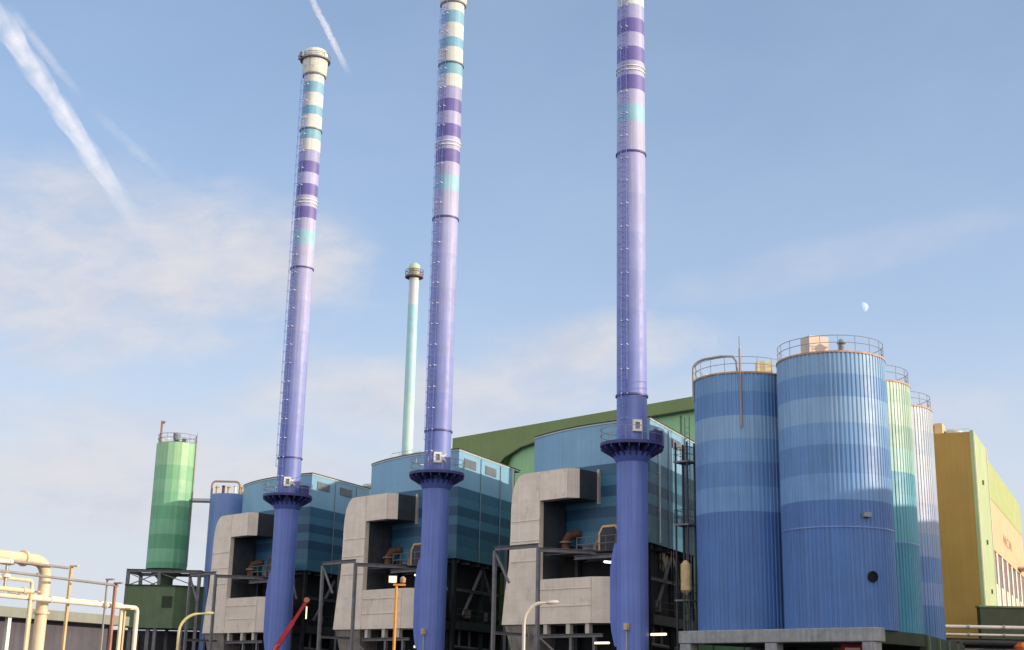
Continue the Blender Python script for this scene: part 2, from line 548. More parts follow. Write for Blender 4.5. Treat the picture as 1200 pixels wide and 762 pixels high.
def plan(length, grow=0):
    f = front_arc(16, -grow)
    e0 = PA+V*length; e1 = PB+V*length
    side = Vector((V.y, -V.x, 0))*grow
    f[0] = (PA.x+side.x-V.x*grow, PA.y+side.y-V.y*grow)
    f[-1] = (PB.x-side.x-V.x*grow, PB.y-side.y-V.y*grow)
    return f+[(e1.x-side.x+V.x*grow, e1.y-side.y+V.y*grow), (e0.x+side.x+V.x*grow, e0.y+side.y+V.y*grow)]
ZB, ZR = 12.85, 22.42
def at_side(s, d=0, z=0):
    """point on the right side wall, s along it, d outwards"""
    side = Vector((V.y, -V.x, 0))
    q = PA+V*s+side*d
    return Vector((q.x, q.y, z))
def make_house():
    t = thing('boiler_house', '', 'industrial building', ROW[0], RZ, 'banded blue boiler houses behind the chimneys')
    bm = BM(); prism(bm, plan(11.6), ZB, ZR)
    w = obj('cladding', bm, M_BLD, t)
    bm = BM(); prism(bm, plan(13.1, .05), ZR+.003, ZR+.12)
    obj('roof', bm, M_TRIM, t)
    bm = BM()
    f = plan(13.1, .02)
    for i in range(len(f)):
        a, b = f[i], f[(i+1) % len(f)]
        bar(bm, (a[0], a[1], ZR+.17), (b[0], b[1], ZR+.17), .08, .1)
    obj('parapet_rail', bm, M_DSTEEL, t)
    for s0, s1 in ((.98, 3.4), (5.36, 7.7)):
        bm = BM()
        n = 9
        for i in range(n):
            z = 21.1+(.78)*i/n
            a, b = at_side(s0, .03, z+.05), at_side(s1, .03, z+.05)
            bar(bm, a, b, .1, .05)
        a, b = at_side(s0, -.0, 21.5), at_side(s1, -.0, 21.5)
        bar(bm, a, b, .03, .86)
        obj('louvre', bm, M_LOUV, t)
    bm = BM()
    a = at_side(11.42, .0)
    tube(bm, [(a.x, a.y, 19.2), (a.x, a.y, ZR)], .17, 10)
    obj('corner_post', bm, M_TRIM, t, True)
    bm = BM()
    a = [at_side(11.62, -.5), at_side(13.0, -.5), at_side(13.0, -12), at_side(11.62, -12)]
    prism(bm, [(q.x, q.y) for q in a], ZB+4.4, ZR-.003)
    obj('link_block', bm, M_DSTEEL, t)
    bm = BM()
    a = [at_side(13.1, -6), at_side(21, -6), at_side(21, -13), at_side(13.1, -13)]
    prism(bm, [(q.x, q.y) for q in a], 0, ZR)
    obj('shade_block', bm, M_BLD, t)  # unseen block added to keep the sun off the next house's side wall
    bm = BM()
    for s in (4.4, 8.6):
        tube(bm, [at_side(s, .07, ZR-.1), at_side(s, .07, ZB+.05)], .045, 6)
    obj('cable_run', bm, M_LOUV, t)
    # open steelwork under the cladding
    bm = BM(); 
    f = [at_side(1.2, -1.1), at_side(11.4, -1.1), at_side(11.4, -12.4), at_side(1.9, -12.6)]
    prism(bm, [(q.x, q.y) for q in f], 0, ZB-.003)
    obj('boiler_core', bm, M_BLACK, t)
    bm = BM()
    f = [at_side(.9, -.1), at_side(11.5, -.1), at_side(11.5, -12.6), at_side(1.5, -13)]
    prism(bm, [(q.x, q.y) for q in f], 6.75, 7.5)
    obj('deck', bm, M_DSTEEL, t)
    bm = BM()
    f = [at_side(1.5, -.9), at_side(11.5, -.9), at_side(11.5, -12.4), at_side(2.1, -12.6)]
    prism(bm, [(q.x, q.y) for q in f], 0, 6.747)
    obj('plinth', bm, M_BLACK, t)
    for s, d in ((.4, -.35), (5.9, -.35), (11.2, -.35), (1.2, -6.5), (1.3, -12.7)):
        bm = BM()
        q = at_side(s, d)
        hbeam(bm, (q.x, q.y, 0), (q.x, q.y, ZB-.004), .32)
        obj('support_column', bm, M_DSTEEL, t)
    for s0, s1, z0, z1 in ((2.2, 5.7, 8.0, 12.2), (9.4, 6.1, 8.0, 12.2)):
        bm = BM()
        hbeam(bm, at_side(s0, -.3, z0), at_side(s1, -.3, z1), .2)
        obj('brace', bm, M_STEEL, t)
    bm = BM()
    for h in (.55, 1.05):
        tube(bm, [at_side(.9, -.15, 7.5+h), at_side(11.4, -.15, 7.5+h)], .03, 5)
    for i in range(9):
        q = at_side(.9+10.5*i/8, -.15)
        tube(bm, [(q.x, q.y, 7.5), (q.x, q.y, 8.56)], .03, 5)
    obj('deck_railing', bm, M_DSTEEL, t)
    bm = BM()
    for s in (1.4, 3.6, 7.4, 9.8):
        q = at_side(s, -1.3)
        tube(bm, [(q.x, q.y, 8.2), (q.x, q.y, ZB-.01)], .16, 8)
        tube(bm, [(q.x, q.y, 11.2), at_side(s+1.1, -1.3, 10.6), at_side(s+1.2, -1.3, 8.2)], .1, 8)
    obj('pipework', bm, M_STEEL, t, True)
    bm = BM()
    for s in (1.0, 3.0, 5.0, 7.0, 9.0, 11.0):
        hbeam(bm, at_side(s, -.2, ZB-.2), at_side(s, -6, ZB-.2), .26)
    hbeam(bm, at_side(.6, -.25, 10.2), at_side(11.3, -.25, 10.2), .22)
    for s in (2.4, 4.4, 6.6, 8.8):
        tube(bm, [at_side(s, -.7, 5.2), at_side(s, -.7, 6.74)], .12, 8)
    tube(bm, [at_side(.8, -.6, 5.3), at_side(11.3, -.6, 5.1)], .14, 8)
    tube(bm, [at_side(.8, -.7, 4.5), at_side(11.3, -.7, 4.6)], .09, 8)
    obj('secondary_steel', bm, M_STEEL, t)
    for s, z, r in ((4.6, 8.35, .42), (8.4, 8.25, .34)):
        bm = BM()
        q = at_side(s, -1.2)
        lathe(bm, [(.01, z-.5), (r, z-.45), (r, z+.3), (.01, z+.45)], 14, q.x, q.y)
        obj('pump', bm, M_DUCTD, t, True)
    return t
houses = []
hp = make_house()
for k in range(3):
    t = hp if k == 0 else copy_tree(hp)
    t.location = ROW[k]
    houses.append(t)
houses[0]['label'] = 'banded blue boiler house behind the nearest chimney, next to the big blue silos'
houses[1]['label'] = 'banded blue boiler house behind the middle chimney, thin pale stack rising over its roof'
houses[2]['label'] = 'banded blue boiler house behind the farthest chimney, farthest from the big silos'

# white downpipe on the first house's side
bm = BM()
tube(bm, [at_side(1.95, .12, 22.1), at_side(1.95, .12, 13.0)], .06, 8)
for z in (21.5, 18.5, 15.5):
    bar(bm, at_side(1.95, .0, z), at_side(1.95, .16, z), .18, .06)
obj('downpipe', bm, M_WHITE, houses[0], True)

# roof gear
t = thing('roof_platform', 'dark walkway with thin rail on the roof of the middle boiler house', 'platform', world(-12.2, 6.0, ZR+.12, 1), RZ)
bm = BM(); box(bm, -1.0, 2.2, -.5, .6, .05, .2); obj('walkway', bm, M_DSTEEL, t)
bm = BM()
for y in (-.45, .55):
    tube(bm, [(-1, y, 1.1), (2.2, y, 1.1)], .025, 5)
    for x in (-1, .1, 1.2, 2.2):
        tube(bm, [(x, y, 0), (x, y, 1.1)], .025, 5)
obj('railing', bm, M_RAIL, t)
t = thing('roof_vent_box', 'brown box on the blue roof beside the middle chimney', 'vent', world(-8.0, 8.0, ZR+.12, 1), RZ)
bm = BM(); box(bm, -.75, .75, -.7, .7, .003, 1.1); obj('housing', bm, mat('brown box paint', (128, 112, 96), .7), t)
bm = BM(); box(bm, -.85, .85, -.8, .8, 1.1, 1.2); obj('lid', bm, M_TRIM, t)
t = thing('roof_fan', 'small pale roof fan at the far edge of the farthest boiler house roof', 'roof fan', world(-6.6, 15.0, ZR+.12, 2), RZ)
bm = BM(); lathe(bm, [(.4, 0), (.4, .35), (.62, .4), (.6, .6), (.2, .75)], 20); obj('cowl', bm, M_TRIM, t, True)
bm = BM(); box(bm, -1.6, -.9, -.35, .35, .003, .5); obj('motor_box', bm, M_BEIGE, t)

# ------------------------------------------------------------------ flue ducts
def make_duct():
    t = thing('flue_duct', '', 'flue duct', ROW[0], RZ, 'grey clad flue ducts beside the chimneys')
    D = 2.9
    bm = BM()
    out_l = [(-9.7, 16.3), (-9.7, 18.62), (-11.5, 18.62), (-12.0, 18.5), (-12.4, 18.15), (-12.7, 17.6), (-12.88, 16.8), (-12.96, 15.9), (-12.98, 14), (-13.1, 11.4), (-13.5, 9.2), (-13.8, 6.72), (-9.7, 6.68), (-9.7, 10.1)]
    slab(bm, out_l, 0, .45)
    obj('riser', bm, M_DUCT, t)
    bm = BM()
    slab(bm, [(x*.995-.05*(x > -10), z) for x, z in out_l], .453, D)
    obj('shaded_back', bm, M_DUCTSHADE, t)
    bm = BM()
    prism(bm, [(-9.697, .0), (-6.65, .0), (-6.12, .8), (-9.697, .8)], 16.3, 18.62)
    obj('elbow', bm, M_DUCT, t)
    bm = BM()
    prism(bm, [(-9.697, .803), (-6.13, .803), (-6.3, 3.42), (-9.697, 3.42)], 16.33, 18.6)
    obj('throat', bm, M_DUCTSHADE, t)
    bm = BM()
    prism(bm, [(-6.25, 2.95), (-6.0, 2.95), (-6.0, 3.2), (-6.25, 3.2)], 16.05, 18.8)
    obj('flange', bm, M_DUCTF, t)
    bm = BM()
    prism(bm, [(-9.697, .003), (-4.1, .003), (-2.45, .9), (-1.15, .9), (-1.15, 2.0), (-9.697, 2.6)], 6.68, 10.1)
    obj('lower_duct', bm, M_DUCT, t)
    # corner straps and seams proud of the sheets
    for p, q in (((-9.6, -.02, 8.0), (-4.12, -.02, 8.0)), ((-9.6, -.02, 9.3), (-4.12, -.02, 9.3)), ((-12.9, -.02, 11.6), (-9.72, -.02, 11.6)), ((-12.9, -.02, 13.2), (-9.72, -.02, 13.2)), ((-12.85, -.02, 14.8), (-9.72, -.02, 14.8)),
                 ((-9.71, -.03, 16.45), (-9.71, -.03, 18.58)), ((-6.66, -.02, 16.32), (-6.66, -.02, 18.6)), ((-4.11, -.02, 6.7), (-4.11, -.02, 10.06)), ((-9.7, -.02, 6.75), (-9.7, -.02, 10.06))):
        bm = BM(); bar(bm, p, q, .05, .05); obj('seam_strip', bm, M_DUCT, t)
    # hopper with steep faces
    bm = BM()
    a = [(-13.6, .15), (-10.0, .15), (-10.0, 2.7), (-13.6, 2.7)]
    b = [(-12.75, .7), (-10.3, .7), (-10.3, 2.2), (-12.75, 2.2)]
    va = [bm.verts.new((x, y, 6.677)) for x, y in a]
    vb = [bm.verts.new((x, y, 3.0)) for x, y in b]
    bm.faces.new(va); bm.faces.new(vb[::-1])
    for i in range(4):
        bm.faces.new((va[i], vb[i], vb[(i+1) % 4], va[(i+1) % 4]))
    h = obj('hopper', bm, M_DUCTD, t)
    bm = BM(); lathe(bm, [(.6, 2.2), (.6, 2.99)], 16, -11.5, 1.45); obj('valve', bm, M_DSTEEL, h, True)
    for x in (-9.0, -6.6, -4.6):
        bm = BM()
        box(bm, x-.2, x+.2, .1, .5, 5.92, 6.677)
        obj('foot', bm, M_DUCTF, t)
    return t
labels = ['clean grey duct beside the nearest chimney, warm lit rim in its opening',
          'grey duct beside the middle chimney, behind the orange floodlight mast',
          'grey duct beside the farthest chimney, next to the small blue silo']
dp = make_duct()
for k in range(3):
    t = dp if k == 0 else copy_tree(dp)
    t.location = ROW[k]
    t['label'] = labels[k]

def make_frame():
    t = thing('steel_portal', '', 'steel frame', ROW[0], RZ, 'grey steel frames in front of the ducts')
    P = [(-10.94, -3.6), (-6.18, -3.6), (-2.1, 2.75), (-9.2, 3.3)]
    for i, (x, y) in enumerate(P):
        bm = BM()
        if i < 2:
            bar(bm, (x, y, 0), (x, y, 12.1), .24)
            box(bm, x-.26, x+.26, y-.26, y+.26, 0, .3)
        else:
            hbeam(bm, (x, y, 0), (x, y, 11.9), .3)
        obj('post', bm, M_STEEL, t)
    for a, b, z in (((-10.94, -3.6), (-6.18, -3.6), 12.26), ((-6.18, -3.45), (-2.9, 2.7), 11.95), ((-9.2, 3.28), (-2.1, 2.75), 11.75), ((-6.0, .2), (-1.9, .2), 11.6)):
        bm = BM()
        hbeam(bm, (*a, z), (*b, z), .3)
        obj('beam', bm, M_STEEL, t)
    for a, b in (((-10.9, -3.6, 12.0), (-9.3, -3.6, 9.6)), ((-6.2, -3.5, 5.6), (-4.3, -1.2, 3.0)), ((-2.1, 2.7, 11.6), (-.9, 2.4, 9.9))):
        bm = BM()
        bar(bm, a, b, .14)
        obj('brace', bm, M_STEEL, t)
    bm = BM()
    hbeam(bm, (-10.94, -3.45, 5.9), (-10.94, .05, 5.9), .22)
    hbeam(bm, (-9.7, .3, 5.78), (-3.2, .3, 5.78), .26)
    for x in (-6.4, -4.0):
        hbeam(bm, (x, .3, 0), (x, .3, 5.64), .24)
    obj('lower_trestle', bm, M_STEEL, t)
    bm = BM()
    box(bm, -9.4, -1.9, .35, 3.0, 11.97, 12.05)
    dk = obj('deck', bm, M_DSTEEL, t)
    bm = BM()
    for h in (.55, 1.1):
        tube(bm, [(-6.0, .4, 12.05+h), (-2.0, .4, 12.05+h)], .03, 5)
    for i in range(5):
        tube(bm, [(-6.0+i, .4, 12.05), (-6.0+i, .4, 13.16)], .03, 5)
    obj('railing', bm, M_STEEL, dk)
    return t
flabels = ['grey steel frame crossing the duct beside the nearest chimney', 'grey steel frame crossing the duct beside the middle chimney', 'grey steel frame crossing the duct by the small blue silo']
fp = make_frame()
for k in range(3):
    t = fp if k == 0 else copy_tree(fp)
    t.location = ROW[k]
    t['label'] = flabels[k]

# machinery in the duct recess
def fan(k, label, trim):
    t = thing('fan_housing', label, 'machine', world(-3.1, 1.6, 12.05, k), RZ, 'machines on the frame decks')
    bm = BM()
    slab(bm, [(-.9, 0), (.9, 0), (.9, 1.3), (.6, 1.75), (-.6, 1.75), (-.9, 1.3)], -.7, .7)
    obj('casing', bm, M_DSTEEL, t)
    bm = BM()
    pts = [(-1.0, .0), (-1.0, 1.35), (-.66, 1.87), (.66, 1.87), (1.0, 1.35), (1.0, 0)]
    for a, b in zip(pts, pts[1:]):
        bar(bm, (a[0], -.66, a[1]), (b[0], -.66, b[1]), .16)
    obj('cover_rim', bm, trim, t)
    bm = BM()
    tube(bm, [(-.9, 0, .8), (-1.7, 0, .8), (-2.0, 0, .5), (-2.0, 0, .0)], .22, 10)
    obj('suction_pipe', bm, M_DUCTD, t, True)
fan(0, 'dark machine with a pale tan rim inside the duct beside the nearest chimney', mat('tan lit rim tone', (206, 166, 120), .6))  # tan tone paints warm light on the rim
fan(1, 'dark machine with a yellow rim inside the duct beside the middle chimney', mat('ochre rim paint', (196, 158, 92), .6))
fan(2, 'dark machine with a rusty rim inside the duct of the farthest chimney', M_RUST)
for k, l in enumerate(('rusty round flanged pipe in the recess of the duct beside the nearest chimney', 'rusty round flanged pipe in the recess of the duct beside the middle chimney', 'rusty round flanged pipe in the recess of the farthest duct')):
    t = thing('flanged_pipe', l, 'pipe', world(-8.7, 2.0, 12.05, k), RZ, 'rusty pipes in the duct recesses')
    bm = BM(); tube(bm, [(0, 0, 0), (0, 0, 1.1), (.15, .2, 1.6), (.5, 1.0, 1.8)], .34, 14); obj('pipe', bm, M_RUST, t, True)
    bm = BM(); lathe(bm, [(.3, 1.0), (.5, 1.0), (.5, 1.12), (.3, 1.12)], 20); obj('flange', bm, M_DUCTD, t, True)

# lit tubes
def lamp_tube(p, q, label, m, r=.09, name='tube_lamp'):
    p, q = Vector(p), Vector(q)
    mid = (p+q)/2
    t = thing(name, label, 'lamp', mid, 0, 'lit tube lamps in the steelwork')
    bm = BM(); tube(bm, [p-mid, q-mid], r, 8); obj('tube', bm, m, t, True)
    d = (q-p).normalized()
    side = Vector((0, 1, 0))
    bm = BM(); bar(bm, p-mid-d*.08+side*(r+.06), q-mid+d*.08+side*(r+.06), .2, .09); obj('fitting', bm, M_STEEL, t)
for k, l in ((1, 'upright lit tube lamp under the boiler house right of the middle chimney'), (2, 'upright lit tube lamp behind the tip of the red boom')):
    lamp_tube(world(-3.05, 5.15, 8.2, k), world(-3.05, 5.15, 9.4, k), l, E_WARM, .13)
lamp_tube(world(-2.9, .15, 11.15, 0), world(-2.0, .15, 11.05, 0), 'lit tube lamp slung under the deck beside the nearest chimney', E_COOL)
lamp_tube(world(-2.6, .15, 11.15, 1), world(-1.7, .15, 11.05, 1), 'lit tube lamp slung under the deck beside the middle chimney', E_COOL)
lamp_tube(world(-3.1, 1.9, 14.1, 1), world(-1.9, 1.9, 14.1, 1), 'lit tube lamp over the yellow rimmed machine in the middle duct', E_WARM)
lamp_tube(world(-3.6, -.1, 5.2, 0), world(-2.2, -.1, 5.2, 0), 'lit tube lamp low under the duct left of the nearest chimney', E_WARM, .08)
lamp_tube(world(.9, 1.0, 5.8, 0), world(2.3, 1.0, 5.8, 0), 'lit tube lamp low to the right of the nearest chimney', E_WARM, .09)
lamp_tube(world(-4.3, .0, 4.6, 1), world(-2.9, .0, 4.6, 1), 'lit tube lamp low under the duct left of the middle chimney', E_WARM, .08)
lamp_tube((-8.0, 121, 5.2), (-7.4, 121, 5.2), 'left one of two short lit lamps low between the middle and nearest ducts', E_COOL, .1)
lamp_tube((-6.9, 121, 5.3), (-6.4, 121, 5.3), 'right one of two short lit lamps low between the middle and nearest ducts', E_COOL, .1)

# ------------------------------------------------------------------ green hall behind
t = thing('green_hall', 'long olive and green hall rising behind the blue boiler houses', 'industrial building', ROW[0], RZ)
Y0 = 26
bm = BM()
slab(bm, [(-50, 0), (-50, 29.75), (-4, 29.75), (-4, 28.5), (-20, 28.5), (-30, 28.25), (-35, 27.95), (-38.5, 27.45), (-41, 26.6), (-42.6, 25.3), (-43.2, 23.6), (-43.2, 0)], Y0, Y0+16)
obj('hull', bm, M_OLIVE, t)
bm = BM()
pts = [(-43.1, Y0+10)]+[(x, y) for x, y in arc(-39.6, Y0+3.85, 3.5, PI, 1.5*PI, 14)]+[(-4.05, Y0+.35), (-4.05, Y0+10)]
prism(bm, pts, 0, 28.9)
w = obj('curved_wall', bm, M_LGREEN, t)
bm = BM()
for x in (-34, -30.5, -27, -20, -16.5, -13, -9.5):
    box(bm, x-.06, x+.06, Y0+.28, Y0+.345, 5, 28.1)
obj('panel_joint', bm, M_DGREEN, w)
bm = BM(); box(bm, -42.3, -41.2, Y0+.9, Y0+2.4, 23.4, 25.2); obj('vent_opening', bm, M_DGREEN2, w)
bm = BM()
for i, (x0, z0) in enumerate([(-43.3, 23.7), (-42.7, 25.2), (-41.1, 26.5), (-38.6, 27.35), (-35.1, 27.85), (-30, 28.15), (-20, 28.4), (-4.2, 28.4)]):
    if i: bar(bm, (px, Y0-.03, pz), (x0, Y0-.03, z0), .16, .16)
    px, pz = x0, z0
obj('soffit_shadow', bm, M_DGREEN2, t)  # dark strip paints the shadow line under the hull

# ------------------------------------------------------------------ thin far stack
t = thing('slim_stack', 'thin pale mint stack far behind the middle boiler house', 'chimney', (-13.05, 170, 0))
bm = BM(); lathe(bm, [(.78, 0), (.72, 25), (.64, 54.2)], 32); obj('shaft', bm, M_MINT, t, True)
bm = BM(); annulus(bm, .6, 1.2, 54.0, 54.2, 32); ring_rail(bm, 1.16, 54.2, .8, 0, 2*PI, .9, .035); obj('platform', bm, mat('red brown steel', (122, 84, 84), .6), t)
bm = BM(); lathe(bm, [(.66, 54.2), (.72, 55.0), (.8, 55.1), (.72, 55.7), (.4, 56.0)], 24); obj('cowl', bm, mat('pale green cap', (176, 196, 172), .5), t, True)

# ------------------------------------------------------------------ big silos
def corrugated(bm, R, z0, z1, pitch=.3, depth=.05):
    n = int(2*PI*R/pitch)
    prof = [(0, 0), (.38, 0), (.5, 1), (.88, 1)]
    a = []; b = []
    for k in range(n):
        for f, d in prof:
            t = 2*PI*(k+f)/n
            r = R+d*depth
            a.append(bm.verts.new((r*math.cos(t), r*math.sin(t), z0)))
            b.append(bm.verts.new((r*math.cos(t), r*math.sin(t), z1)))
    m = len(a)
    for i in range(m):
        bm.faces.new((a[i], a[(i+1) % m], b[(i+1) % m], b[i]))
    bm.faces.new(a[::-1]); bm.faces.new(b)

def silo(label, x, y, R, zt, zb, m, joint=None, rail=True):
    t = thing('silo', label, 'silo', (x, y, 0), 0, 'big corrugated silos on the right')
    bm = BM(); corrugated(bm, R, zb, zt); w = obj('wall', bm, m, t)
    bm = BM(); annulus(bm, R-.1, R+.09, zt-.02, zt+.1, 72)
    obj('rim', bm, M_RIM, t, True)
    bm = BM(); lathe(bm, [(R-.12, zt+.01), (R*.5, zt+.35), (.05, zt+.45)], 48); obj('roof', bm, M_CONC, t, True)
    if rail:
        bm = BM(); ring_rail(bm, R-.05, zt+.1, 1.1, 0, 2*PI, 1.15, .024); obj('railing', bm, M_RAIL, t)
    if joint:
        bm = BM(); annulus(bm, R, R+.075, joint-.04, joint+.04, 72); obj('joint_band', bm, M_SBL, w, True)
    return t
sB = silo('widest banded blue silo, nearest of the big four, with a dark round hole low down', 22.5, 92.2, 3.68, 24.3, 5.95, M_SB, 12.5)
sA = silo('banded blue silo beside the stair tower, with bent pipe and square box on top', 17.05, 97.1, 3.42, 23.95, 5.95, M_SA)
sC = silo('mint and teal silo second in line behind the widest blue silo', 26.65, 100.5, 3.68, 24.35, 5.95, M_SC, 12.5)
sD = silo('pale pinkish silo farthest back, next to the ochre building', 31.05, 109.4, 3.68, 24.4, 5.95, M_SD)
# fittings on the widest silo
bm = BM(); box(bm, -.75, .75, -.6, .6, 24.35, 25.7); o = obj('roof_box', bm, mat('pale pink box', (206, 186, 172), .6), sB); o.location = (-1.5, -1.9, 0); o.rotation_euler = (0, 0, .3)
bm = BM(); lathe(bm, [(.18, 24.3), (.2, 25.0), (.32, 25.1), (.1, 25.4)], 14, .1, -2.9); obj('roof_valve', bm, mat('grey green valve', (124, 134, 132), .6), sB, True)
def on_silo(x, y, R, frac, z):
    """point on the camera side of a silo, frac across its width"""
    d = Vector((-x, -y, 0)).normalized()
    s = Vector((-d.y, d.x, 0))
    q = d*math.sqrt(max(0, 1-frac*frac))*R+s*frac*R
    return q, q.normalized()
q, n = on_silo(22.5, 92.2, 3.8, .56, 0)
bm = BM()
for r0, r1, d in ((.3, .38, .05),):
    ring = []
    s = Vector((-n.y, n.x, 0))
    for r, dd in ((.27, .0), (.27, .06), (.36, .06), (.36, -.05)):
        ring.append([bm.verts.new(q+n*dd+s*r*math.cos(2*PI*i/24)+Vector((0, 0, 9.3+r*math.sin(2*PI*i/24)))) for i in range(24)])
    for a, b in zip(ring, ring[1:]):
        for i in range(24): bm.faces.new((a[i], a[(i+1) % 24], b[(i+1) % 24], b[i]))
    bm.faces.new(ring[0])
obj('round_hatch', bm, mat('black opening', (10, 12, 20), .9), sB, True)
q, n = on_silo(22.5, 92.2, 3.7, .5, 0)
bm = BM(); bar(bm, (q.x, q.y, 13.3), (q.x+n.x*.3, q.y+n.y*.3, 13.3), .55, .3); obj('bracket_lamp', bm, M_LOUV, sB)
# fittings on the silo by the stair tower
bm = BM(); box(bm, -.55, .55, -.45, .45, 24.0, 25.0); o = obj('roof_box', bm, mat('cream box', (232, 216, 172), .6), sA); o.location = (1.25, -2.3, 0)
bm = BM()
q, n = on_silo(17.05, 97.1, 3.56, -.02, 0)
tube(bm, [(q.x, q.y, 20.0), (q.x, q.y, 25.7)], .075, 8)
tube(bm, [(q.x, q.y, 25.65), (q.x, q.y, 26.6)], .045, 6)
obj('vent_mast', bm, mat('tan pipe', (158, 142, 140), .6), sA, True)
bm = BM()
q0, _ = on_silo(17.05, 97.1, 3.55, -.985, 0)
pts = [(q0.x, q0.y, 22.5), (q0.x, q0.y, 24.9)]
for i in range(1, 8):
    a = PI/2*i/8
    pts.append((q0.x+1.1*(1-math.cos(a)), q0.y-.5*(1-math.cos(a)), 24.9+.75*math.sin(a)))
pts += [(q0.x+1.9, q0.y-1.1, 25.68), (q0.x+2.7, q0.y-1.5, 25.6), (q0.x+2.95, q0.y-1.6, 25.2), (q0.x+3.0, q0.y-1.6, 23.95)]
tube(bm, pts, .09, 8)
obj('bent_pipe', bm, M_PIPEG, sA, True)

# concrete stand under the two blue silos
t = thing('silo_stand', 'grey concrete beam on square columns under the two blue silos', 'concrete frame', ROW[0], RZ)
bm = BM()
box(bm, 4.3, 20.0, -.1, 1.0, 5.08, 5.94)
bmesh.ops.bevel(bm, geom=list(bm.edges), offset=.04, segments=1, affect='EDGES')
obj('table', bm, M_CONC, t)
for x in (4.86, 12.05, 19.4):
    for y in ((.35, 8.4) if x < 19 else (.35,)):
        bm = BM(); box(bm, x-.48, x+.48, y-.4, y+.4, 0, 5.077)
        bmesh.ops.bevel(bm, geom=list(bm.edges), offset=.05, segments=1, affect='EDGES')
        obj('column', bm, M_CONC, t)
bm = BM(); prism(bm, [(4.5, 1.003), (18.6, 1.003), (18.0, 9.4), (4.5, 9.4)], 5.1, 5.93); obj('slab', bm, M_DGREEN2, t)
bm = BM(); box(bm, 4.6, 17.8, 9.0, 9.2, 0, 5.09); obj('back_wall', bm, M_BLACK, t)
# red bordered sign below the beam
t = thing('hazard_sign', 'red and white sign board hanging under the concrete beam', 'sign', (22.65, 90.2, 4.2), rad(-8))
bm = BM(); box(bm, -.72, .72, -.03, .03, 0, .85); obj('board', bm, M_RED, t)
bm = BM(); box(bm, -.48, .48, -.05, -.032, .15, .62); obj('white_field', bm, mat('pink white panel', (236, 210, 206), .5), t)
bm = BM()
for x in (-.6, .6): tube(bm, [(x, 0, .85), (x, 0, 1.0)], .03, 6)
obj('hanger', bm, M_STEEL, t)

# dark green base under the rear silos
t = thing('green_plinth', 'dark green base block under the mint silo and the pale silo', 'plinth', (28.7, 104.7, 0), rad(-26))
bm = BM(); box(bm, -4.4, 4.6, -9.2, 9.4, 0, 5.93); obj('block', bm, M_DGREEN2, t)
bm = BM()
for y in (-8.5, -4, .5, 5):
    box(bm, 4.605, 4.75, y-.2, y+.2, 0, 5.9)
obj('rib', bm, M_DGREEN, t)

# stair tower beside the silo
t = thing('stair_tower', 'narrow dark steel stair tower between the blue silo and the boiler house', 'stair tower', (12.95, 98.3, 0), rad(-40))
for x in (-.5, .5):
    for y in (-.5, .5):
        bm = BM(); bar(bm, (x, y, 0), (x, y, 19.6), .11); obj('post', bm, M_DSTEEL, t)
for z in (8.2, 13.6, 18.2):
    bm = BM(); box(bm, -.62, .62, -.62, .62, z-.12, z); p = obj('landing', bm, M_STEEL, t)
    bm = BM()
    for h in (.5, 1.0):
        for a, b in (((-.6, -.6), (.6, -.6)), ((-.6, -.6), (-.6, .6)), ((.6, -.6), (.6, .6))):
            tube(bm, [(*a, z+h), (*b, z+h)], .025, 5)
    for i in range(5): tube(bm, [(-.6+.3*i, -.6, z), (-.6+.3*i, -.6, z+1)], .02, 5)
    obj('railing', bm, M_DSTEEL, p)
bm = BM()
for x in (-.2, .2): tube(bm, [(x, .35, 5), (x, .35, 21.6)], .03, 6)
for i in range(40): tube(bm, [(-.2, .35, 5.2+.4*i), (.2, .35, 5.2+.4*i)], .018, 4)
obj('ladder', bm, M_STEEL, t)
t = thing('beige_tank', 'upright beige tank low in the narrow stair tower', 'tank', (12.75, 97.2, 0))
bm = BM(); lathe(bm, [(.1, 8.5), (.36, 8.8), (.36, 10.6), (.1, 10.9)], 18); obj('vessel', bm, M_BEIGE, t, True)
bm = BM()
for a in (0, 2.1, 4.2): tube(bm, [(.25*math.cos(a), .25*math.sin(a), 0), (.25*math.cos(a), .25*math.sin(a), 8.75)], .05, 6)
obj('stand', bm, M_DSTEEL, t)

# ------------------------------------------------------------------ ochre building
RY = rad(-25.2)
t = thing('ochre_building', 'ochre building with pale green edge and peach side wall, right of the silos', 'industrial building', (43.72, 126, 0), RY)
# local x = right of the side wall's run, local y runs along the side wall
bm = BM(); box(bm, -14, 0, 0, 11.2, 0, 26.3); obj('end_block', bm, M_OCHRE, t)
bm = BM(); box(bm, -13.9, -3.3, .05, 8, 26.3, 27.25); obj('roof_step', bm, M_OCHRE, t)
bm = BM(); box(bm, -3.25, -2.5, .3, 2.2, 26.303, 27.35); o = obj('roof_hatch', bm, mat('tan hatch', (220, 188, 140), .6), t)
bm = BM()
lathe(bm, [(.9, 26.31), (.9, 26.75), (.5, 26.95)], 20, -1.7, 2.2)
tube(bm, [(-2.3, 1.4, 26.9), (-.3, 2.6, 27.1)], .05, 6)
obj('roof_vent', bm, M_TRIM, t, True)
bm = BM(); box(bm, .003, .32, -.02, 11.25, 0, 26.45); s = obj('edge_panel', bm, M_PGREEN, t)
bm = BM()
for y in (.3, 10.9): box(bm, .323, .40, y-.1, y+.1, 0, 26.4)
obj('panel_trim', bm, M_WHITE, s)
for y, z in ((5.4, 22.2), (5.4, 16.4), (6.5, 11.8)):
    bm = BM(); box(bm, .323, .45, y-.25, y+.25, z-.2, z+.2); obj('wall_fitting', bm, M_DGREEN, s)

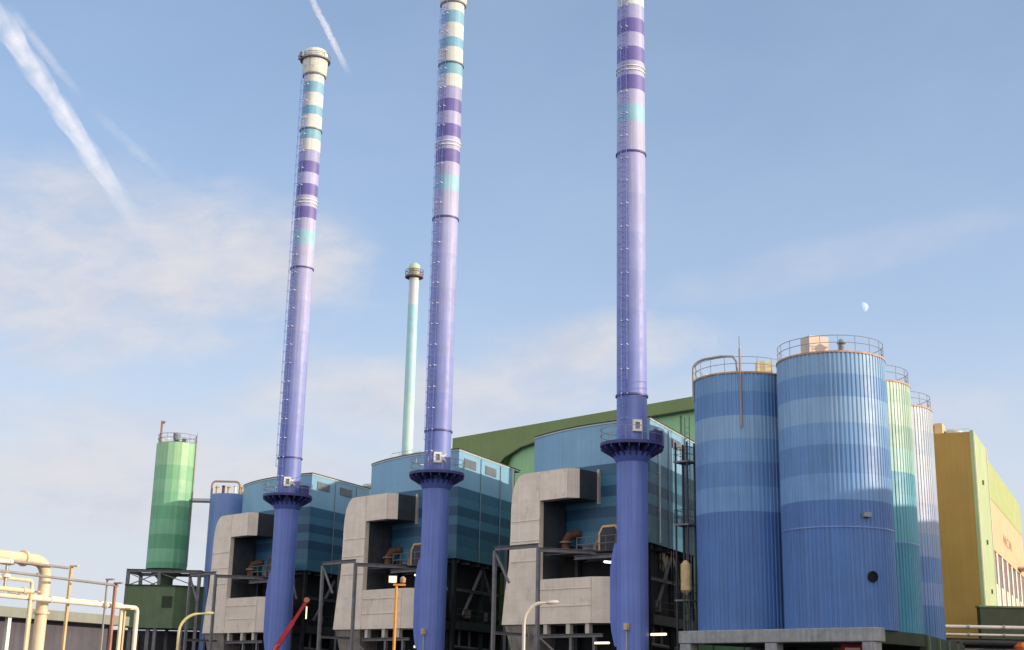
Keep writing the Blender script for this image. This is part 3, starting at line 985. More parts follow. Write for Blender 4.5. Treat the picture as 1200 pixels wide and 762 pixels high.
bm = BM(); box(bm, -14, -.15, 11.26, 51, 0, 25.8); obj('main_block', bm, M_PGREEN, t)
bm = BM(); box(bm, -.147, .1, 11.3, 51, 21.9, 25.86); obj('upper_panel', bm, mat('olive green panels', (166, 178, 116), .55, 0, .07, .5, .05), t)
bm = BM(); box(bm, -.147, .06, 11.3, 51, 16.6, 21.897); pe = obj('peach_wall', bm, M_PEACH, t)
nb = 7
for i in range(nb):
    y0 = 13.0+i*5.4
    bm = BM(); box(bm, -.147, -.02, y0, y0+3.9, 5, 16.58); wn = obj('window', bm, M_BROWN, t)
    bm = BM(); box(bm, -.019, .0, y0+2.0, y0+3.85, 5, 13.2); obj('blind', bm, M_CURT, wn)
    bm = BM(); box(bm, -.147, .03, y0+3.92, y0+5.38, 5, 16.58); obj('pilaster', bm, M_CURT, t)
bm = BM(); box(bm, -.147, .03, 11.3, 12.98, 5, 16.58); obj('pilaster', bm, M_CURT, t)
bm = BM()
box(bm, .0, 1.3, 41, 46, 17.0, 17.2)
for h in (.6, 1.2):
    tube(bm, [(1.25, 41, 17.2+h), (1.25, 46, 17.2+h)], .04, 5)
for i in range(6): tube(bm, [(1.25, 41+i, 17.2), (1.25, 41+i, 18.45)], .04, 5)
obj('balcony', bm, M_CREAM, t)
cu = bpy.data.curves.new('letters', 'FONT'); cu.body = 'NCN'; cu.size = 1.6; cu.extrude = .01; cu.align_x = 'LEFT'; cu.space_character = 1.25
to = bpy.data.objects.new('letters', cu); COL.objects.link(to)
bpy.context.view_layer.update()
me = bpy.data.meshes.new_from_object(to.evaluated_get(bpy.context.evaluated_depsgraph_get()))
COL.objects.unlink(to); bpy.data.objects.remove(to)
me.materials.clear(); me.materials.append(M_TEXT)
tx = bpy.data.objects.new('lettering', me); COL.objects.link(tx); tx.parent = pe
tx.scale = (2.3, 1, 1); tx.location = (.08, 25.4, 18.3); tx.rotation_euler = (PI/2, 0, PI/2)

# dark wall, pipe runs in front of the ochre building
t = thing('retaining_wall', 'dark wall in front of the foot of the ochre building', 'wall', (0, 0, 0))
bm = BM(); box(bm, 41.6, 62, 120.4, 121.2, 0, 9.55); obj('panel', bm, M_DGREEN2, t)
bm = BM(); box(bm, 41.5, 62.1, 120.3, 121.3, 9.553, 9.7); obj('coping', bm, M_DGREEN, t)
for i, (z, r, l) in enumerate(((7.62, .16, 'upper pale pipe running right of the pale silo'), (6.98, .11, 'lower pale pipe running right of the pale silo'))):
    t = thing('pale_pipe', l, 'pipe', (0, 0, 0), 0, 'pale pipes low on the right')
    bm = BM(); tube(bm, [(34.5, 116, z), (60, 116, z+.02)], r, 10); obj('run', bm, mat('pale pipe', (196, 190, 184), .45, .2), t, True)
    bm = BM()
    for x in (36, 41, 46, 51, 56):
        annulus(bm, 0.01, r+.07, -.05, .05, 16)
    bmesh.ops.delete(bm, geom=list(bm.verts), context='VERTS')
    for x in (36, 39, 42, 45, 50, 55): tube(bm, [(x-.06, 116, z), (x+.06, 116, z)], r+.06, 12)
    obj('collar', bm, M_PIPEG, t, True)
t = thing('pipe_bridge', 'dark steel bridge carrying the pale pipes on the right', 'pipe bridge', (0, 0, 0))
bm = BM()
for y in (115.3, 117.2): hbeam(bm, (34.6, y, 6.5), (60, y, 6.5), .3)
obj('girder', bm, M_DSTEEL, t)
bm = BM(); hbeam(bm, (34.6, 115.2, 5.75), (60, 115.2, 5.75), .16); obj('tray', bm, M_STEEL, t)
for x in (38, 47, 56):
    bm = BM()
    for y in (115.3, 117.2): hbeam(bm, (x, y, 0), (x, y, 6.34), .3)
    obj('trestle', bm, M_DSTEEL, t)
t = thing('dark_shed', 'low dark shed under the pipes on the right', 'shed', (0, 0, 0))
bm = BM(); box(bm, 33.2, 64, 118.0, 119.8, 0, 6.2); obj('wall', bm, M_BLACK, t)
bm = BM(); box(bm, 33.1, 64.1, 117.9, 119.9, 6.203, 6.35); obj('roof', bm, M_DSTEEL, t)
t = thing('orange_tank', 'rusty orange tank at the lower right picture edge', 'tank', (42.7, 114.2, 0))
bm = BM(); lathe(bm, [(.3, 4.6), (.62, 4.8), (.62, 6.0), (.25, 6.35)], 20); obj('vessel', bm, mat('rusty orange paint', (190, 92, 44), .6, 0, .3, 3), t, True)
bm = BM()
for a in (0, 2.1, 4.2): tube(bm, [(.5*math.cos(a), .5*math.sin(a), 0), (.5*math.cos(a), .5*math.sin(a), 4.85)], .06, 6)
obj('stand', bm, M_DSTEEL, t)

# ------------------------------------------------------------------ green silo on the left
t = thing('green_silo', 'slim green banded silo on a steel frame at the left', 'silo', (-37.45, 150, 0))
bm = BM(); lathe(bm, [(2.2, 13.75), (2.2, 27.6)], 18); w = obj('wall', bm, M_SG, t)
bm = BM(); lathe(bm, [(2.1, 27.6), (1.2, 27.85), (.05, 27.9)], 18); obj('roof', bm, M_DGREEN, t)
bm = BM(); ring_rail(bm, 2.1, 27.6, 1.0, 0, 2*PI, 1.3, .03); obj('railing', bm, M_RAIL, t)
bm = BM(); tube(bm, [(-1.55, -1.2, 27.4), (-1.55, -1.2, 30.1)], .14, 8); tube(bm, [(-1.55, -1.2, 29.7), (-1.2, -1.3, 30.0)], .1, 6); obj('vent_mast', bm, mat('grey pink pipe', (150, 128, 122), .6), t, True)
bm = BM(); lathe(bm, [(.3, 27.85), (.42, 28.2), (.42, 28.7), (.15, 28.8)], 14, .2, -1.1); obj('filter_unit', bm, M_LOUV, t, True)
bm = BM(); box(bm, .95, 1.35, -1.7, -1.3, 27.6, 28.05); obj('hatch', bm, M_DGREEN, t)
bm = BM(); tube(bm, [(2.28, -.25, 28.9), (2.28, -.25, 14)], .07, 6); obj('downpipe', bm, M_PIPEG, t, True)
bm = BM(); lathe(bm, [(.6, 11.0), (.8, 12.6), (2.0, 13.745)], 18); obj('cone', bm, M_DGREEN, t, True)
t2 = thing('steel_support', 'grey steel frame holding the slim green silo', 'steel frame', (-37.45, 150, 0))
for x in (-3.4, 0, 4.3):
    for y in (-2.6, 2.6):
        bm = BM(); hbeam(bm, (x, y, 0), (x, y, 13.2), .34); obj('post', bm, M_STEEL, t2)
for a, b in (((-3.6, -2.6), (4.5, -2.6)), ((-3.6, 2.6), (4.5, 2.6)), ((-3.4, -2.4), (-3.4, 2.4)), ((0, -2.4), (0, 2.4)), ((4.3, -2.4), (4.3, 2.4))):
    bm = BM(); hbeam(bm, (*a, 13.36), (*b, 13.36), .34); obj('beam', bm, M_STEEL, t2)
for a, b in (((-3.3, -2.6, 11.8), (-.2, -2.6, 13.1)), ((.2, -2.6, 13.1), (4.1, -2.6, 11.8)), ((-3.3, 2.6, 11.8), (-.2, 2.6, 13.1)), ((-3.3, -2.6, 13.1), (-.2, -2.6, 11.8))):
    bm = BM(); bar(bm, a, b, .1); obj('brace', bm, M_STEEL, t2)
t3 = thing('green_bin_house', 'dark green box house under the slim green silo', 'industrial building', (-37.0, 150, 0))
bm = BM(); prism(bm, [(-3.9, -2.9), (1.4, -2.9), (4.6, -.6), (4.6, 3), (-3.9, 3)], 7.35, 11.75); h = obj('wall', bm, M_DGREEN, t3)
bm = BM(); box(bm, .1, 1.2, -2.95, -2.903, 9.5, 10.7); obj('window', bm, M_DGREEN2, h)
bm = BM(); prism(bm, [(-4.0, -3.0), (1.45, -3.0), (4.7, -.65), (4.7, 3.1), (-4.0, 3.1)], 11.753, 11.88); obj('roof', bm, M_DGREEN2, t3)
for x in (-3.2, -1.3, 2.2):
    bm = BM(); hbeam(bm, (x, -2.2, 0), (x, -2.2, 7.347), .4); obj('leg', bm, M_STEEL, t3)
# small blue silo and its walkway
t = thing('blue_silo', 'small blue silo with loop of pipe on top, behind the farthest duct', 'silo', (-31.1, 150, 0))
bm = BM(); lathe(bm, [(2.1, 0), (2.1, 22.0)], 36); obj('wall', bm, M_SBL, t, True)
bm = BM(); lathe(bm, [(2.0, 22.0), (.05, 22.3)], 36); obj('roof', bm, M_LOUV, t, True)
bm = BM()
pts = [(-1.9, -.6, 21.6), (-1.9, -.6, 23.0)]+[(-1.5-.4*math.cos(PI/2*i/5), -.6, 23.0+.5*math.sin(PI/2*i/5)) for i in range(1, 6)]+[(.7+.5*math.sin(PI/2*i/5), -.6, 23.0+.5*math.cos(PI/2*i/5)) for i in range(6)]+[(1.2, -.6, 22)]
tube(bm, pts, .12, 8); obj('pipe_loop', bm, mat('brown grey pipe', (150, 132, 120), .6), t, True)
for i, x in enumerate((-1.2, -.5, .1, .8, 1.6)):
    bm = BM(); lathe(bm, [(.16, 22.0), (.16, 22.7+.15*(i % 2)), (.26, 22.75+.15*(i % 2)), (.05, 23.0)], 10, x, -1.1); obj('roof_valve', bm, (M_BEIGE, M_RUST, M_BEIGE, M_WHITE, M_BEIGE)[i], t, True)
t = thing('walkway', 'thin grey bridge between the slim green silo and the small blue silo', 'walkway', (-34.2, 150, 21.2))
bm = BM(); box(bm, -1.1, 1.05, -.35, .35, 0, .18); obj('deck', bm, M_STEEL, t)
bm = BM()
for y in (-.33, .33): tube(bm, [(-1.1, y, .35), (1.05, y, .35)], .03, 5)
obj('handrail', bm, M_STEEL, t)

# low dark works buildings closing the background
def low_hall(label, x0, x1, y0, y1, h):
    t = thing('low_hall', label, 'industrial building', ((x0+x1)/2, (y0+y1)/2, 0))
    hw, hd = (x1-x0)/2, (y1-y0)/2
    bm = BM(); box(bm, -hw, hw, -hd, hd, 0, h); w = obj('wall', bm, mat('dark works wall', (52, 48, 54), .8, 0, .2, .4, .15), t)
    bm = BM(); box(bm, -hw-.1, hw+.1, -hd-.1, hd+.1, h+.003, h+.2); obj('roof', bm, M_DSTEEL, t)
    bm = BM()
    n = int(hw*2/5)
    for i in range(n): box(bm, -hw+5*i+.3, -hw+5*i+.65, -hd-.2, -hd-.003, 0, h-.3)
    obj('pilaster', bm, M_STEEL, w)
low_hall('low dark works hall behind the legs of the green box house', -52, -22, 156, 164, 7.2)
low_hall('low dark works hall behind the boiler house steelwork', -20, 30, 158, 170, 7.6)


# unseen block added beyond the right edge so that shade lies on the feet of the silos
t = thing('shade_hall', 'tall grey unseen hall added beyond the right edge to shade the silo feet', 'industrial building', (62, 78, 0), RY)
bm = BM(); box(bm, 0, 18, -13, 27, 0, 22.4); obj('wall', bm, mat('grey shade hall', (150, 156, 150), .6, 0, .1, .4, .08), t)
bm = BM(); box(bm, -.2, 18.2, -13.2, 27.2, 22.403, 22.7); obj('roof', bm, M_DSTEEL, t)

# ------------------------------------------------------------------ foreground left: shed, pipe rack
t = thing('open_shed', 'low shed with grey roof edge behind the cream pipes', 'shed', (-16.94, 62, 0), RY)
bm = BM(); box(bm, -14, .0, -26, 0, 4.15, 4.55); obj('roof', bm, M_ROOFG, t)
bm = BM(); box(bm, -1.0, -.8, -13.4, -.3, 0, 4.147); obj('wall', bm, M_PURPLE, t)
bm = BM(); box(bm, -1.0, -.8, -25.9, -13.41, 0, 4.147); obj('brown_wall', bm, M_BROWNW, t)
bm = BM(); box(bm, -13.8, -1.003, -.5, -.3, 0, 4.147); obj('end_wall', bm, M_PURPLE, t)
for y in (-7.0, -16, -.25):
    bm = BM(); box(bm, -.3, -.14, y-.09, y+.09, 0, 4.147); obj('post', bm, M_WHITE, t)

P0 = Vector((-13.41, 50, 0))
def rk(s, z, off=0):
    c, n = math.cos(rad(25.2)), math.sin(rad(25.2))
    return Vector((P0.x+n*s+c*off, P0.y+c*s-n*off, z))
def bend(a, c, b, r, n=8):
    """rounded corner at c between a and b"""
    a, b, c = Vector(a), Vector(b), Vector(c)
    p, q = c+(a-c).normalized()*r, c+(b-c).normalized()*r
    out = []
    for i in range(n+1):
        t = i/n
        out.append(p*(1-t)**2+c*2*t*(1-t)+q*t*t)
    return [a]+out+[b]
RG = 'pipes of the rack at the lower left'
def pipe(label, pts, r, m, supports=()):
    t = thing('pipe', label, 'pipe', (0, 0, 0), 0, RG)
    bm = BM(); tube(bm, pts, r, 14); obj('run', bm, m, t, True)
    if supports:
        bm = BM()
        for p, d in supports:
            p = Vector(p); d = Vector(d).normalized()
            tube(bm, [p-d*.04, p+d*.04], r*1.35, 14)
        obj('flange', bm, m, t, True)
dv = Vector((math.sin(rad(25.2)), math.cos(rad(25.2)), 0))
pipe('fat cream pipe bending down at the lower left', bend(rk(-14, 5.6, -.5), rk(-4.22, 5.62, -.5), rk(-4.22, 0, -.5), .62), .2, M_CREAM, ((rk(-5.3, 5.62, -.5), dv), (rk(-4.22, 3.9, -.5), (0, 0, 1))))
pipe('long thin white pipe bending down beside the dark green box house', bend(rk(-14, 4.33, .1), rk(-.12, 4.3, .1), rk(-.12, 0, .1), .18), .085, M_PIPEW, ((rk(-4.5, 4.32, .1), dv), (rk(-1.8, 4.3, .1), dv)))
pipe('thin dark grey pipe crossing above the white pipe', [rk(-14, 5.1, .3), rk(-1.5, 5.0, .3)], .045, M_PIPEG, ((rk(-5.4, 5.05, .3), dv),))
pipe('short thin grey pipe highest on the rack', [rk(-7.0, 5.45, -.2), rk(-3.5, 5.45, -.2)], .045, M_PIPEG)
pipe('cream flanged pipe just above the white pipe at the left edge', [rk(-14, 4.5, .35), rk(-5.6, 4.5, .35)], .08, M_CREAM, ((rk(-6, 4.5, .35), dv),))
pipe('cream pipe ending at the twin yellow posts', bend(rk(-14, 4.86, .2), rk(-5.5, 4.86, .2), rk(-5.5, 0, .2), .15), .065, M_CREAM, ((rk(-5.5, 4.3, .2), (0, 0, 1)),))
pipe('short pale pipe under the fat cream pipe', [rk(-14, 5.36, .1), rk(-6.4, 5.38, .1)], .085, M_PIPEW, ((rk(-6.5, 5.38, .1), dv),))
pipe('thin pipe beside the white pipe at the right end of the rack', bend(rk(-6, 4.43, -.3), rk(-.45, 4.42, -.3), rk(-.45, 0, -.3), .12), .04, M_PIPEW)
PG = 'posts of the pipe rack'
def post(label, s, z, off, w, m):
    t = thing('rack_post', label, 'post', rk(s, 0, off), RY, PG)
    bm = BM(); bar(bm, (0, 0, 0), (0, 0, z), w); obj('shaft', bm, m, t)
    bm = BM(); box(bm, -.18, .18, -.18, .18, 0, .03); obj('base_plate', bm, M_STEEL, t)
    bm = BM(); box(bm, -.04, .3, -.06, .06, z-.0, z+.05); obj('bracket', bm, m, t)
post('yellow rack post reaching up to the highest thin pipe', -3.35, 5.5, -.2, .085, M_YEL)
post('red brown rack post at the end of the dark grey pipe', -1.62, 5.05, .3, .09, M_REDB)
post('thin grey rack post left of the red brown one', -2.0, 5.15, .25, .05, M_PIPEG)
post('yellow rack post close beside the fat cream pipe', -5.2, 4.5, -.05, .09, M_YEL)
post('cream rack post nearest the bend of the white pipe', -.75, 4.25, -.1, .07, M_CREAM)
post('tan rack post under the white pipe, second from its bend', -.95, 4.2, .25, .07, M_YEL)
t = thing('valve_stand', 'cluster of small pale valves on the pipes at the left edge', 'valve', rk(-6.75, 4.55, .28), RY)
bm = BM(); tube(bm, [(0, 0, 0), (0, 0, .75)], .05, 8); obj('stem', bm, M_PIPEG, t, True)
bm = BM(); lathe(bm, [(.02, .3), (.14, .32), (.14, .42), (.02, .44)], 14); obj('bonnet', bm, M_PIPEW, t, True)
bm = BM(); tube(bm, [(.2*math.cos(2*PI*i/16), .2*math.sin(2*PI*i/16), .74) for i in range(17)], .018, 6); tube(bm, [(-.2, 0, .74), (.2, 0, .74)], .014, 5); obj('handwheel', bm, M_PIPEG, t, True)

# ------------------------------------------------------------------ lamps and mast
def lamp(label, x, y, pts, m, head=None):
    t = thing('street_lamp', label, 'street lamp', (x, y, 0), 0, 'curved street lamps')
    bm = BM()
    P = [Vector(p) for p in pts]
    tube(bm, P, [.11]+[.09]*(len(P)-3)+[.06, .05], 12)
    obj('pole', bm, m, t, True)
    e, d = P[-1], (P[-1]-P[-2]).normalized()
    bm = BM()
    tube(bm, [e-d*.05, e+d*.12, e+d*.5, e+d*.62], [.05, .11, .1, .03], 10)
    obj('lamp_head', bm, M_LAMPW if head is None else head, t, True)
    bm = BM(); lathe(bm, [(.18, 0), (.18, .5), (.12, .6)], 14); obj('base', bm, m, t, True)
def curve(h0, top, reach, n=8):
    pts = [(0, 0, 0), (0, 0, h0*.5), (0, 0, h0)]
    for i in range(1, n+1):
        a = PI/2*i/n
        pts.append((reach*(1-math.cos(a))*.8, 0, h0+(top-h0)*math.sin(a)))
    pts.append((reach, 0, top+.02))
    return pts
lamp('pale curved street lamp in front of the duct beside the nearest chimney', .92, 70, curve(5.0, 6.03, 1.15), M_LAMPW)
lamp('yellowish curved street lamp in front of the dark green box house', -21.3, 90, curve(4.9, 6.12, 1.6), M_LAMPY, M_LAMPY)
t = thing('floodlight_mast', 'orange mast with square floodlight in front of the middle duct', 'floodlight', (-6.76, 84, 0))
bm = BM(); tube(bm, [(0, 0, 0), (0, 0, 7.75)], [.11, .085], 10); obj('pole', bm, M_ORANGE, t, True)
bm = BM(); box(bm, -.2, .55, -.12, .12, 7.75, 7.86); obj('crossbar', bm, M_ORANGE, t)
bm = BM(); box(bm, -.5, .02, -.16, .14, 7.9, 8.35); f = obj('lamp_head', bm, M_STEEL, t)
bm = BM(); box(bm, -.46, -.02, -.19, -.163, 7.94, 8.31); obj('glass', bm, E_BULK, f)
bm = BM(); lathe(bm, [(.04, 7.87), (.16, 7.95), (.19, 8.2), (.06, 8.32)], 14, .38, 0); obj('siren', bm, mat('salmon grey plastic', (168, 142, 128), .6), t, True)

# ------------------------------------------------------------------ red boom
t = thing('crane_truck', 'red telescopic crane boom raised in front of the farthest chimney', 'crane', (-20.9, 120, 0))
b0 = Vector((-.9, 0, 1.6)); b1 = Vector((2.35, 0, 7.0)); b2 = Vector((3.5, 0, 8.95))
bm = BM(); bar(bm, b0, b1, .34, .4); lo = obj('lower_boom', bm, M_RED, t)
bm = BM(); bar(bm, b1-(b1-b0).normalized()*.6, b2, .24, .28); obj('upper_boom', bm, mat('bright red paint', (170, 26, 40), .4), t)
bm = BM()
d = (b1-b0).normalized()
for i in range(8):
    p = b0+(b1-b0)*(.12+.07*i)
    bar(bm, p+Vector((-.1, -.2, .05)), p+d*.3+Vector((.1, -.2, -.02)), .04)
tube(bm, [b0+Vector((0, -.22, .1)), b0+(b1-b0)*.62+Vector((0, -.22, .1))], .05, 6)
obj('cable_chain', bm, mat('pink chain cover', (214, 140, 130), .5), lo)
bm = BM(); tube(bm, [b2+Vector((-.05, -.2, 0)), b2+Vector((-.05, .2, 0))], .24, 14); obj('knuckle', bm, mat('pinkish guard', (184, 104, 92), .6), t, True)
bm = BM(); box(bm, -1.5, 1.0, -1.0, 1.0, .65, 1.35); box(bm, -1.4, .2, -.7, .7, 1.353, 2.0); obj('chassis', bm, M_RED, t)
for x in (-1.1, .7):
    for y in (-1.05, 1.05):
        bm = BM(); tube(bm, [(x, y-.16, .48), (x, y+.16, .48)], .48, 20); obj('wheel', bm, M_TYRE, t, True)

# ------------------------------------------------------------------ sky, sun, moon, contrails
CAM = Vector((0, 0, 1.7))
def direc(az, el):
    a, e = rad(az), rad(el)
    return Vector((math.sin(a)*math.cos(e), math.cos(a)*math.cos(e), math.sin(e)))
SUN_AZ, SUN_EL = 108, 11
W = bpy.data.worlds.new('World'); S.world = W
W.use_nodes = True
nt = W.node_tree
for n in list(nt.nodes): nt.nodes.remove(n)
L = nt.links.new
out = nd(nt, 'ShaderNodeOutputWorld'); bg = nd(nt, 'ShaderNodeBackground')
sky = nd(nt, 'ShaderNodeTexSky', sky_type='NISHITA')
sky.sun_disc = False; sky.sun_elevation = rad(SUN_EL); sky.sun_rotation = rad(SUN_AZ)
sky.air_density = 1.0; sky.dust_density = .5; sky.ozone_density = 3.0; sky.altitude = 100
tc = nd(nt, 'ShaderNodeTexCoord')
sp = nd(nt, 'ShaderNodeSeparateXYZ'); L(tc.outputs['Generated'], sp.inputs[0])
def mth(op, a, b=None, c=None):
    n = nd(nt, 'ShaderNodeMath', operation=op)
    for i, v in enumerate((a, b, c)):
        if v is None: continue
        if isinstance(v, (int, float)): n.inputs[i].default_value = v
        else: L(v, n.inputs[i])
    return n.outputs[0]
AZ = mth('MULTIPLY', mth('ARCTAN2', sp.outputs['X'], sp.outputs['Y']), 180/PI)
EL = mth('MULTIPLY', mth('ARCSINE', sp.outputs['Z']), 180/PI)
cb = nd(nt, 'ShaderNodeCombineXYZ'); L(AZ, cb.inputs['X']); L(mth('SUBTRACT', mth('MULTIPLY', EL, 2.1), mth('MULTIPLY', AZ, .22)), cb.inputs['Y'])
def noise(scale, detail, rough, off, dist=0):
    mp = nd(nt, 'ShaderNodeMapping'); mp.inputs['Location'].default_value = off
    L(cb.outputs[0], mp.inputs[0])
    n = nd(nt, 'ShaderNodeTexNoise', Scale=scale, Detail=detail, Roughness=rough, Distortion=dist)
    L(mp.outputs[0], n.inputs['Vector'])
    return n.outputs['Fac']
n1 = noise(.12, 7, .55, (3, 5, 0), .4)
n2 = noise(.42, 7, .6, (11, 2, 4), .3)
def smooth(v, lo, hi):
    m = nd(nt, 'ShaderNodeMapRange', interpolation_type='SMOOTHSTEP')
    m.inputs['From Min'].default_value = lo; m.inputs['From Max'].default_value = hi
    L(v, m.inputs['Value'])
    return m.outputs[0]
def blob(a0, e0, sa, se, tilt=0):
    da = mth('SUBTRACT', AZ, a0); de = mth('SUBTRACT', mth('SUBTRACT', EL, e0), mth('MULTIPLY', da, tilt))
    q = mth('ADD', mth('POWER', mth('DIVIDE', mth('ABSOLUTE', da), sa), 2), mth('POWER', mth('DIVIDE', mth('ABSOLUTE', de), se), 2))
    v = mth('SUBTRACT', 1.05, q)
    v = mth('ADD', v, mth('MULTIPLY', mth('SUBTRACT', n1, .5), 2.4))
    v = mth('ADD', v, mth('MULTIPLY', mth('SUBTRACT', n2, .5), .7))
    return smooth(v, -.2, 1.4)
def vmax(*vs):
    r = vs[0]
    for v in vs[1:]: r = mth('MAXIMUM', r, v)
    return r
clouds = vmax(mth('MULTIPLY', blob(-18, 16.2, 11.5, 4.6), 1), mth('MULTIPLY', blob(-11.0, 17.2, 6, 2.8, .1), .9), mth('MULTIPLY', blob(3.2, 14.0, 5.6, 1.9, .1), .95), mth('MULTIPLY', blob(-13, 7.8, 16, 2.6), .8), mth('MULTIPLY', blob(-3, 12.0, 11, 2.2, .05), .8),
              mth('MULTIPLY', blob(13, 17.6, 9, 1.1, .16), .26), mth('MULTIPLY', blob(-17, 10, 10, 1.5), .45), mth('MULTIPLY', blob(18.5, 11.6, 4, 1.2), .35))
# thin veil thickening towards the horizon, and a bright bank added in the unseen sky behind the camera to fill the shade
veil = mth('ADD', mth('ADD', .27, mth('MULTIPLY', smooth(EL, 30, 3), .42)), mth('MULTIPLY', n1, .16))
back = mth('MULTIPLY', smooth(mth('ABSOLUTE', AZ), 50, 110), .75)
mx0 = nd(nt, 'ShaderNodeMix', data_type='RGBA'); L(veil, mx0.inputs[0]); L(sky.outputs[0], mx0.inputs[6]); mx0.inputs[7].default_value = (2.55, 3.05, 4.0, 1)
hz = mth('MULTIPLY', smooth(EL, 17, 4), mth('ADD', .7, mth('MULTIPLY', n1, .45)))
mxh = nd(nt, 'ShaderNodeMix', data_type='RGBA'); L(hz, mxh.inputs[0]); L(mx0.outputs[2], mxh.inputs[6]); mxh.inputs[7].default_value = (3.1, 3.3, 3.6, 1)
# cloud tops catch the low sun, undersides stay blue grey
cc = nd(nt, 'ShaderNodeMix', data_type='RGBA'); L(smooth(mth('ADD', mth('MULTIPLY', n2, .5), mth('MULTIPLY', noise(.2, 5, .5, (7, 9, 1), .3), .5)), .36, .62), cc.inputs[0])
cc.inputs[6].default_value = (2.75, 2.88, 3.28, 1); cc.inputs[7].default_value = (3.35, 3.28, 3.42, 1)
mx1 = nd(nt, 'ShaderNodeMix', data_type='RGBA'); L(clouds, mx1.inputs[0]); L(mxh.outputs[2], mx1.inputs[6]); L(cc.outputs[2], mx1.inputs[7])
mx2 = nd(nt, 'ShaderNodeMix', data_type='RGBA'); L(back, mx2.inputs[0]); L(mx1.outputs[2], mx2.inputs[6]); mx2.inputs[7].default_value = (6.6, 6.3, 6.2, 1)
glow = mth('MULTIPLY', smooth(mth('ABSOLUTE', mth('SUBTRACT', AZ, SUN_AZ)), 65, 8), mth('MULTIPLY', smooth(EL, 48, 4), .85))  # warm bank added round the sun to brighten faces turned its way
mx3 = nd(nt, 'ShaderNodeMix', data_type='RGBA'); L(glow, mx3.inputs[0]); L(mx2.outputs[2], mx3.inputs[6]); mx3.inputs[7].default_value = (12, 9.4, 6.8, 1)
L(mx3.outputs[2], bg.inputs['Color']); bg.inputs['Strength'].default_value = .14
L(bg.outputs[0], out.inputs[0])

sl = bpy.data.lights.new('sun', 'SUN'); sl.energy = 2.8; sl.angle = rad(.5); sl.color = (1, .82, .62)
so = bpy.data.objects.new('sun', sl); COL.objects.link(so)
so.rotation_euler = (-direc(SUN_AZ, SUN_EL)).to_track_quat('-Z', 'Y').to_euler(); so.location = (60, 0, 60)

def airy(name, col, a_lo, a_hi, scale):
    m = bpy.data.materials.new(name); m.use_nodes = True
    t = m.node_tree
    for n in list(t.nodes): t.nodes.remove(n)
    o = nd(t, 'ShaderNodeOutputMaterial'); mx = nd(t, 'ShaderNodeMixShader'); tr = nd(t, 'ShaderNodeBsdfTransparent')
    df = nd(t, 'ShaderNodeBsdfDiffuse'); tl = nd(t, 'ShaderNodeBsdfTranslucent'); m2 = nd(t, 'ShaderNodeMixShader')
    df.inputs[0].default_value = (*col, 1); tl.inputs[0].default_value = (*col, 1); m2.inputs[0].default_value = .5
    t.links.new(df.outputs[0], m2.inputs[1]); t.links.new(tl.outputs[0], m2.inputs[2])
    tcn = nd(t, 'ShaderNodeTexCoord'); nz = nd(t, 'ShaderNodeTexNoise', Scale=scale, Detail=5, Roughness=.6)
    t.links.new(tcn.outputs['Object'], nz.inputs['Vector'])
    mr = nd(t, 'ShaderNodeMapRange'); mr.inputs['From Min'].default_value = .36; mr.inputs['From Max'].default_value = .72
    mr.inputs['To Min'].default_value = a_lo; mr.inputs['To Max'].default_value = a_hi
    t.links.new(nz.outputs['Fac'], mr.inputs['Value'])
    at = nd(t, 'ShaderNodeAttribute', attribute_name='fade'); mm = nd(t, 'ShaderNodeMath', operation='MULTIPLY')
    t.links.new(mr.outputs[0], mm.inputs[0]); t.links.new(at.outputs['Fac'], mm.inputs[1])
    t.links.new(mm.outputs[0], mx.inputs[0]); t.links.new(tr.outputs[0], mx.inputs[1]); t.links.new(m2.outputs[0], mx.inputs[2])
    t.links.new(mx.outputs[0], o.inputs[0])
    return m
def contrail(label, a, b, w0, w1, m, dist=6000):
    p, q = CAM+direc(*a)*dist, CAM+direc(*b)*dist
    bm = BM()
    n = 40
    random.seed(hash(round(a[0]*10)) % 1000)
    j = [Vector((random.gauss(0, 1), random.gauss(0, 1), random.gauss(0, 1)))*dist*.00022 for _ in range(n+1)]
    fade = []
    for f in [1-.045*i for i in range(20)]:
        pts, rs = [], []
        for i in range(n+1):
            t = i/n
            pts.append(p+(q-p)*t-(p+(q-p)*.5)+j[i]*(1-abs(2*t-1)*.3))
            e = 1
            fade += [min(1, (1-t)*2.2, t*5)]*14
            rs.append((w0+(w1-w0)*t)*dist/1577*.5*f*e*(1+.1*math.sin(i*.9+f*9)))
        tube(bm, pts, rs, 14, 0, False)
    o = obj('contrail', bm, m, None, True)
    fa = o.data.attributes.new('fade', 'FLOAT', 'POINT')
    fa.data.foreach_set('value', fade)
    o.location = p+(q-p)*.5
    return tag(o, label, 'contrail', 'contrails in the sky')
MC = airy('ice trail', (.95, .95, .97), .006, .036, .009)
MC3 = airy('very thin ice trail', (.95, .95, .97), .001, .005, .009)
MC2 = airy('thin ice trail', (.95, .95, .97), .002, .012, .009)
contrail('broad white contrail slanting down from the top left corner', (-23.9, 26.6), (-16.2, 18.1), 26, 22, MC)
contrail('thin faint contrail just right of the broad one', (-22.9, 26.3), (-19.2, 23.1), 14, 10, MC2)
contrail('short sharp contrail ending right of the farthest chimney head', (-10.3, 29.2), (-7.75, 25.4), 8, 8, MC)
contrail('very faint contrail continuing towards the farthest chimney', (-18.9, 22.8), (-14.8, 20.0), 16, 12, MC3)

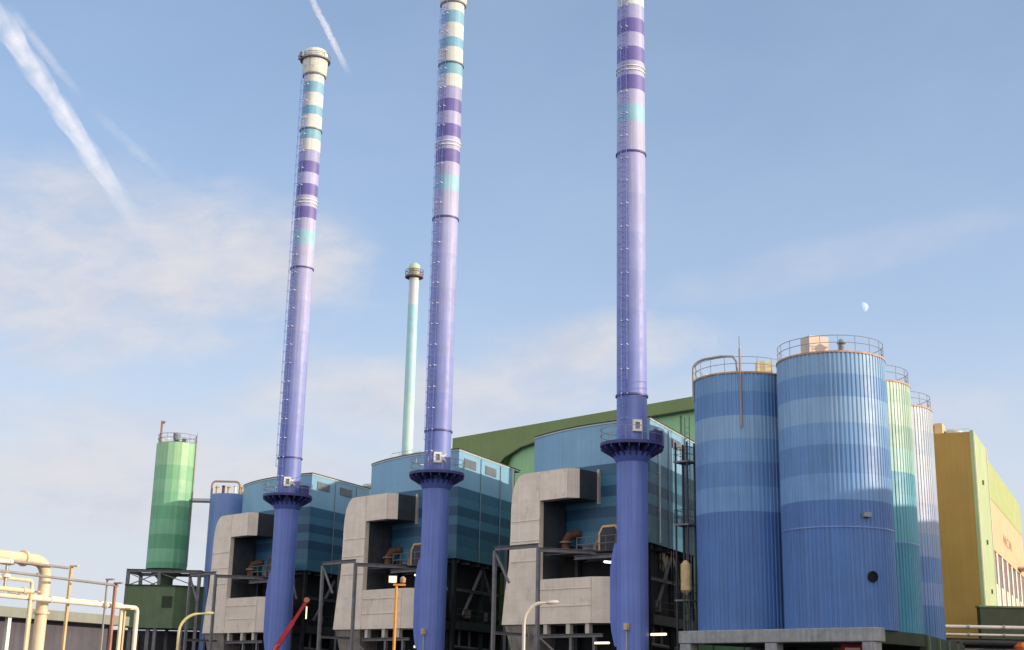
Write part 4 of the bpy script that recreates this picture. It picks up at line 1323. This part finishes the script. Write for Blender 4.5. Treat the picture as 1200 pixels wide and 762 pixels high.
m = bpy.data.materials.new('moon rock'); m.use_nodes = True
t = m.node_tree
for n in list(t.nodes): t.nodes.remove(n)
o = nd(t, 'ShaderNodeOutputMaterial'); ad = nd(t, 'ShaderNodeAddShader'); tr = nd(t, 'ShaderNodeBsdfTransparent'); df = nd(t, 'ShaderNodeBsdfDiffuse')
nz = nd(t, 'ShaderNodeTexNoise', Scale=.05, Detail=5); tcn = nd(t, 'ShaderNodeTexCoord'); rp = nd(t, 'ShaderNodeValToRGB')
rp.color_ramp.elements[0].position = .4; rp.color_ramp.elements[0].color = (.10, .11, .12, 1); rp.color_ramp.elements[1].position = .6; rp.color_ramp.elements[1].color = (.13, .14, .15, 1)
t.links.new(tcn.outputs['Object'], nz.inputs['Vector']); t.links.new(nz.outputs['Fac'], rp.inputs[0]); t.links.new(rp.outputs[0], df.inputs[0])
t.links.new(tr.outputs[0], ad.inputs[0]); t.links.new(df.outputs[0], ad.inputs[1]); t.links.new(ad.outputs[0], o.inputs[0])
bm = BM(); bmesh.ops.create_uvsphere(bm, u_segments=32, v_segments=16, radius=29)
bmesh.ops.bisect_plane(bm, geom=list(bm.verts)+list(bm.edges)+list(bm.faces), plane_co=(0, 0, 0), plane_no=(.93, -.1, .3), clear_inner=True)
mo = obj('moon', bm, m, None, True); mo.location = (2173.8, 8000, 2333.7)
tag(mo, 'small pale half moon in the sky above the big silos', 'moon')

# ------------------------------------------------------------------ camera
cam = bpy.data.cameras.new('camera'); co = bpy.data.objects.new('camera', cam); COL.objects.link(co); S.camera = co
cam.sensor_fit = 'HORIZONTAL'; cam.sensor_width = 36; cam.lens = 36*1577.06/1200
cam.clip_start = .5; cam.clip_end = 20000
pit, rol = rad(15.1803), rad(1.1805)
fw = Vector((0, math.cos(pit), math.sin(pit))); up0 = Vector((0, -math.sin(pit), math.cos(pit))); rt0 = Vector((1, 0, 0))
up = up0*math.cos(rol)-rt0*math.sin(rol); rt = rt0*math.cos(rol)+up0*math.sin(rol)
co.matrix_world = Matrix(((rt.x, up.x, -fw.x, CAM.x), (rt.y, up.y, -fw.y, CAM.y), (rt.z, up.z, -fw.z, CAM.z), (0, 0, 0, 1)))

S.view_settings.view_transform = 'Standard'; S.view_settings.look = 'None'; S.view_settings.gamma = 1; S.view_settings.exposure = .7
S.view_settings.use_curve_mapping = False
S.render.engine = 'CYCLES'
S.cycles.transparent_max_bounces = 256
S.cycles.use_denoising = True
S.render.resolution_x = 1024; S.render.resolution_y = 650
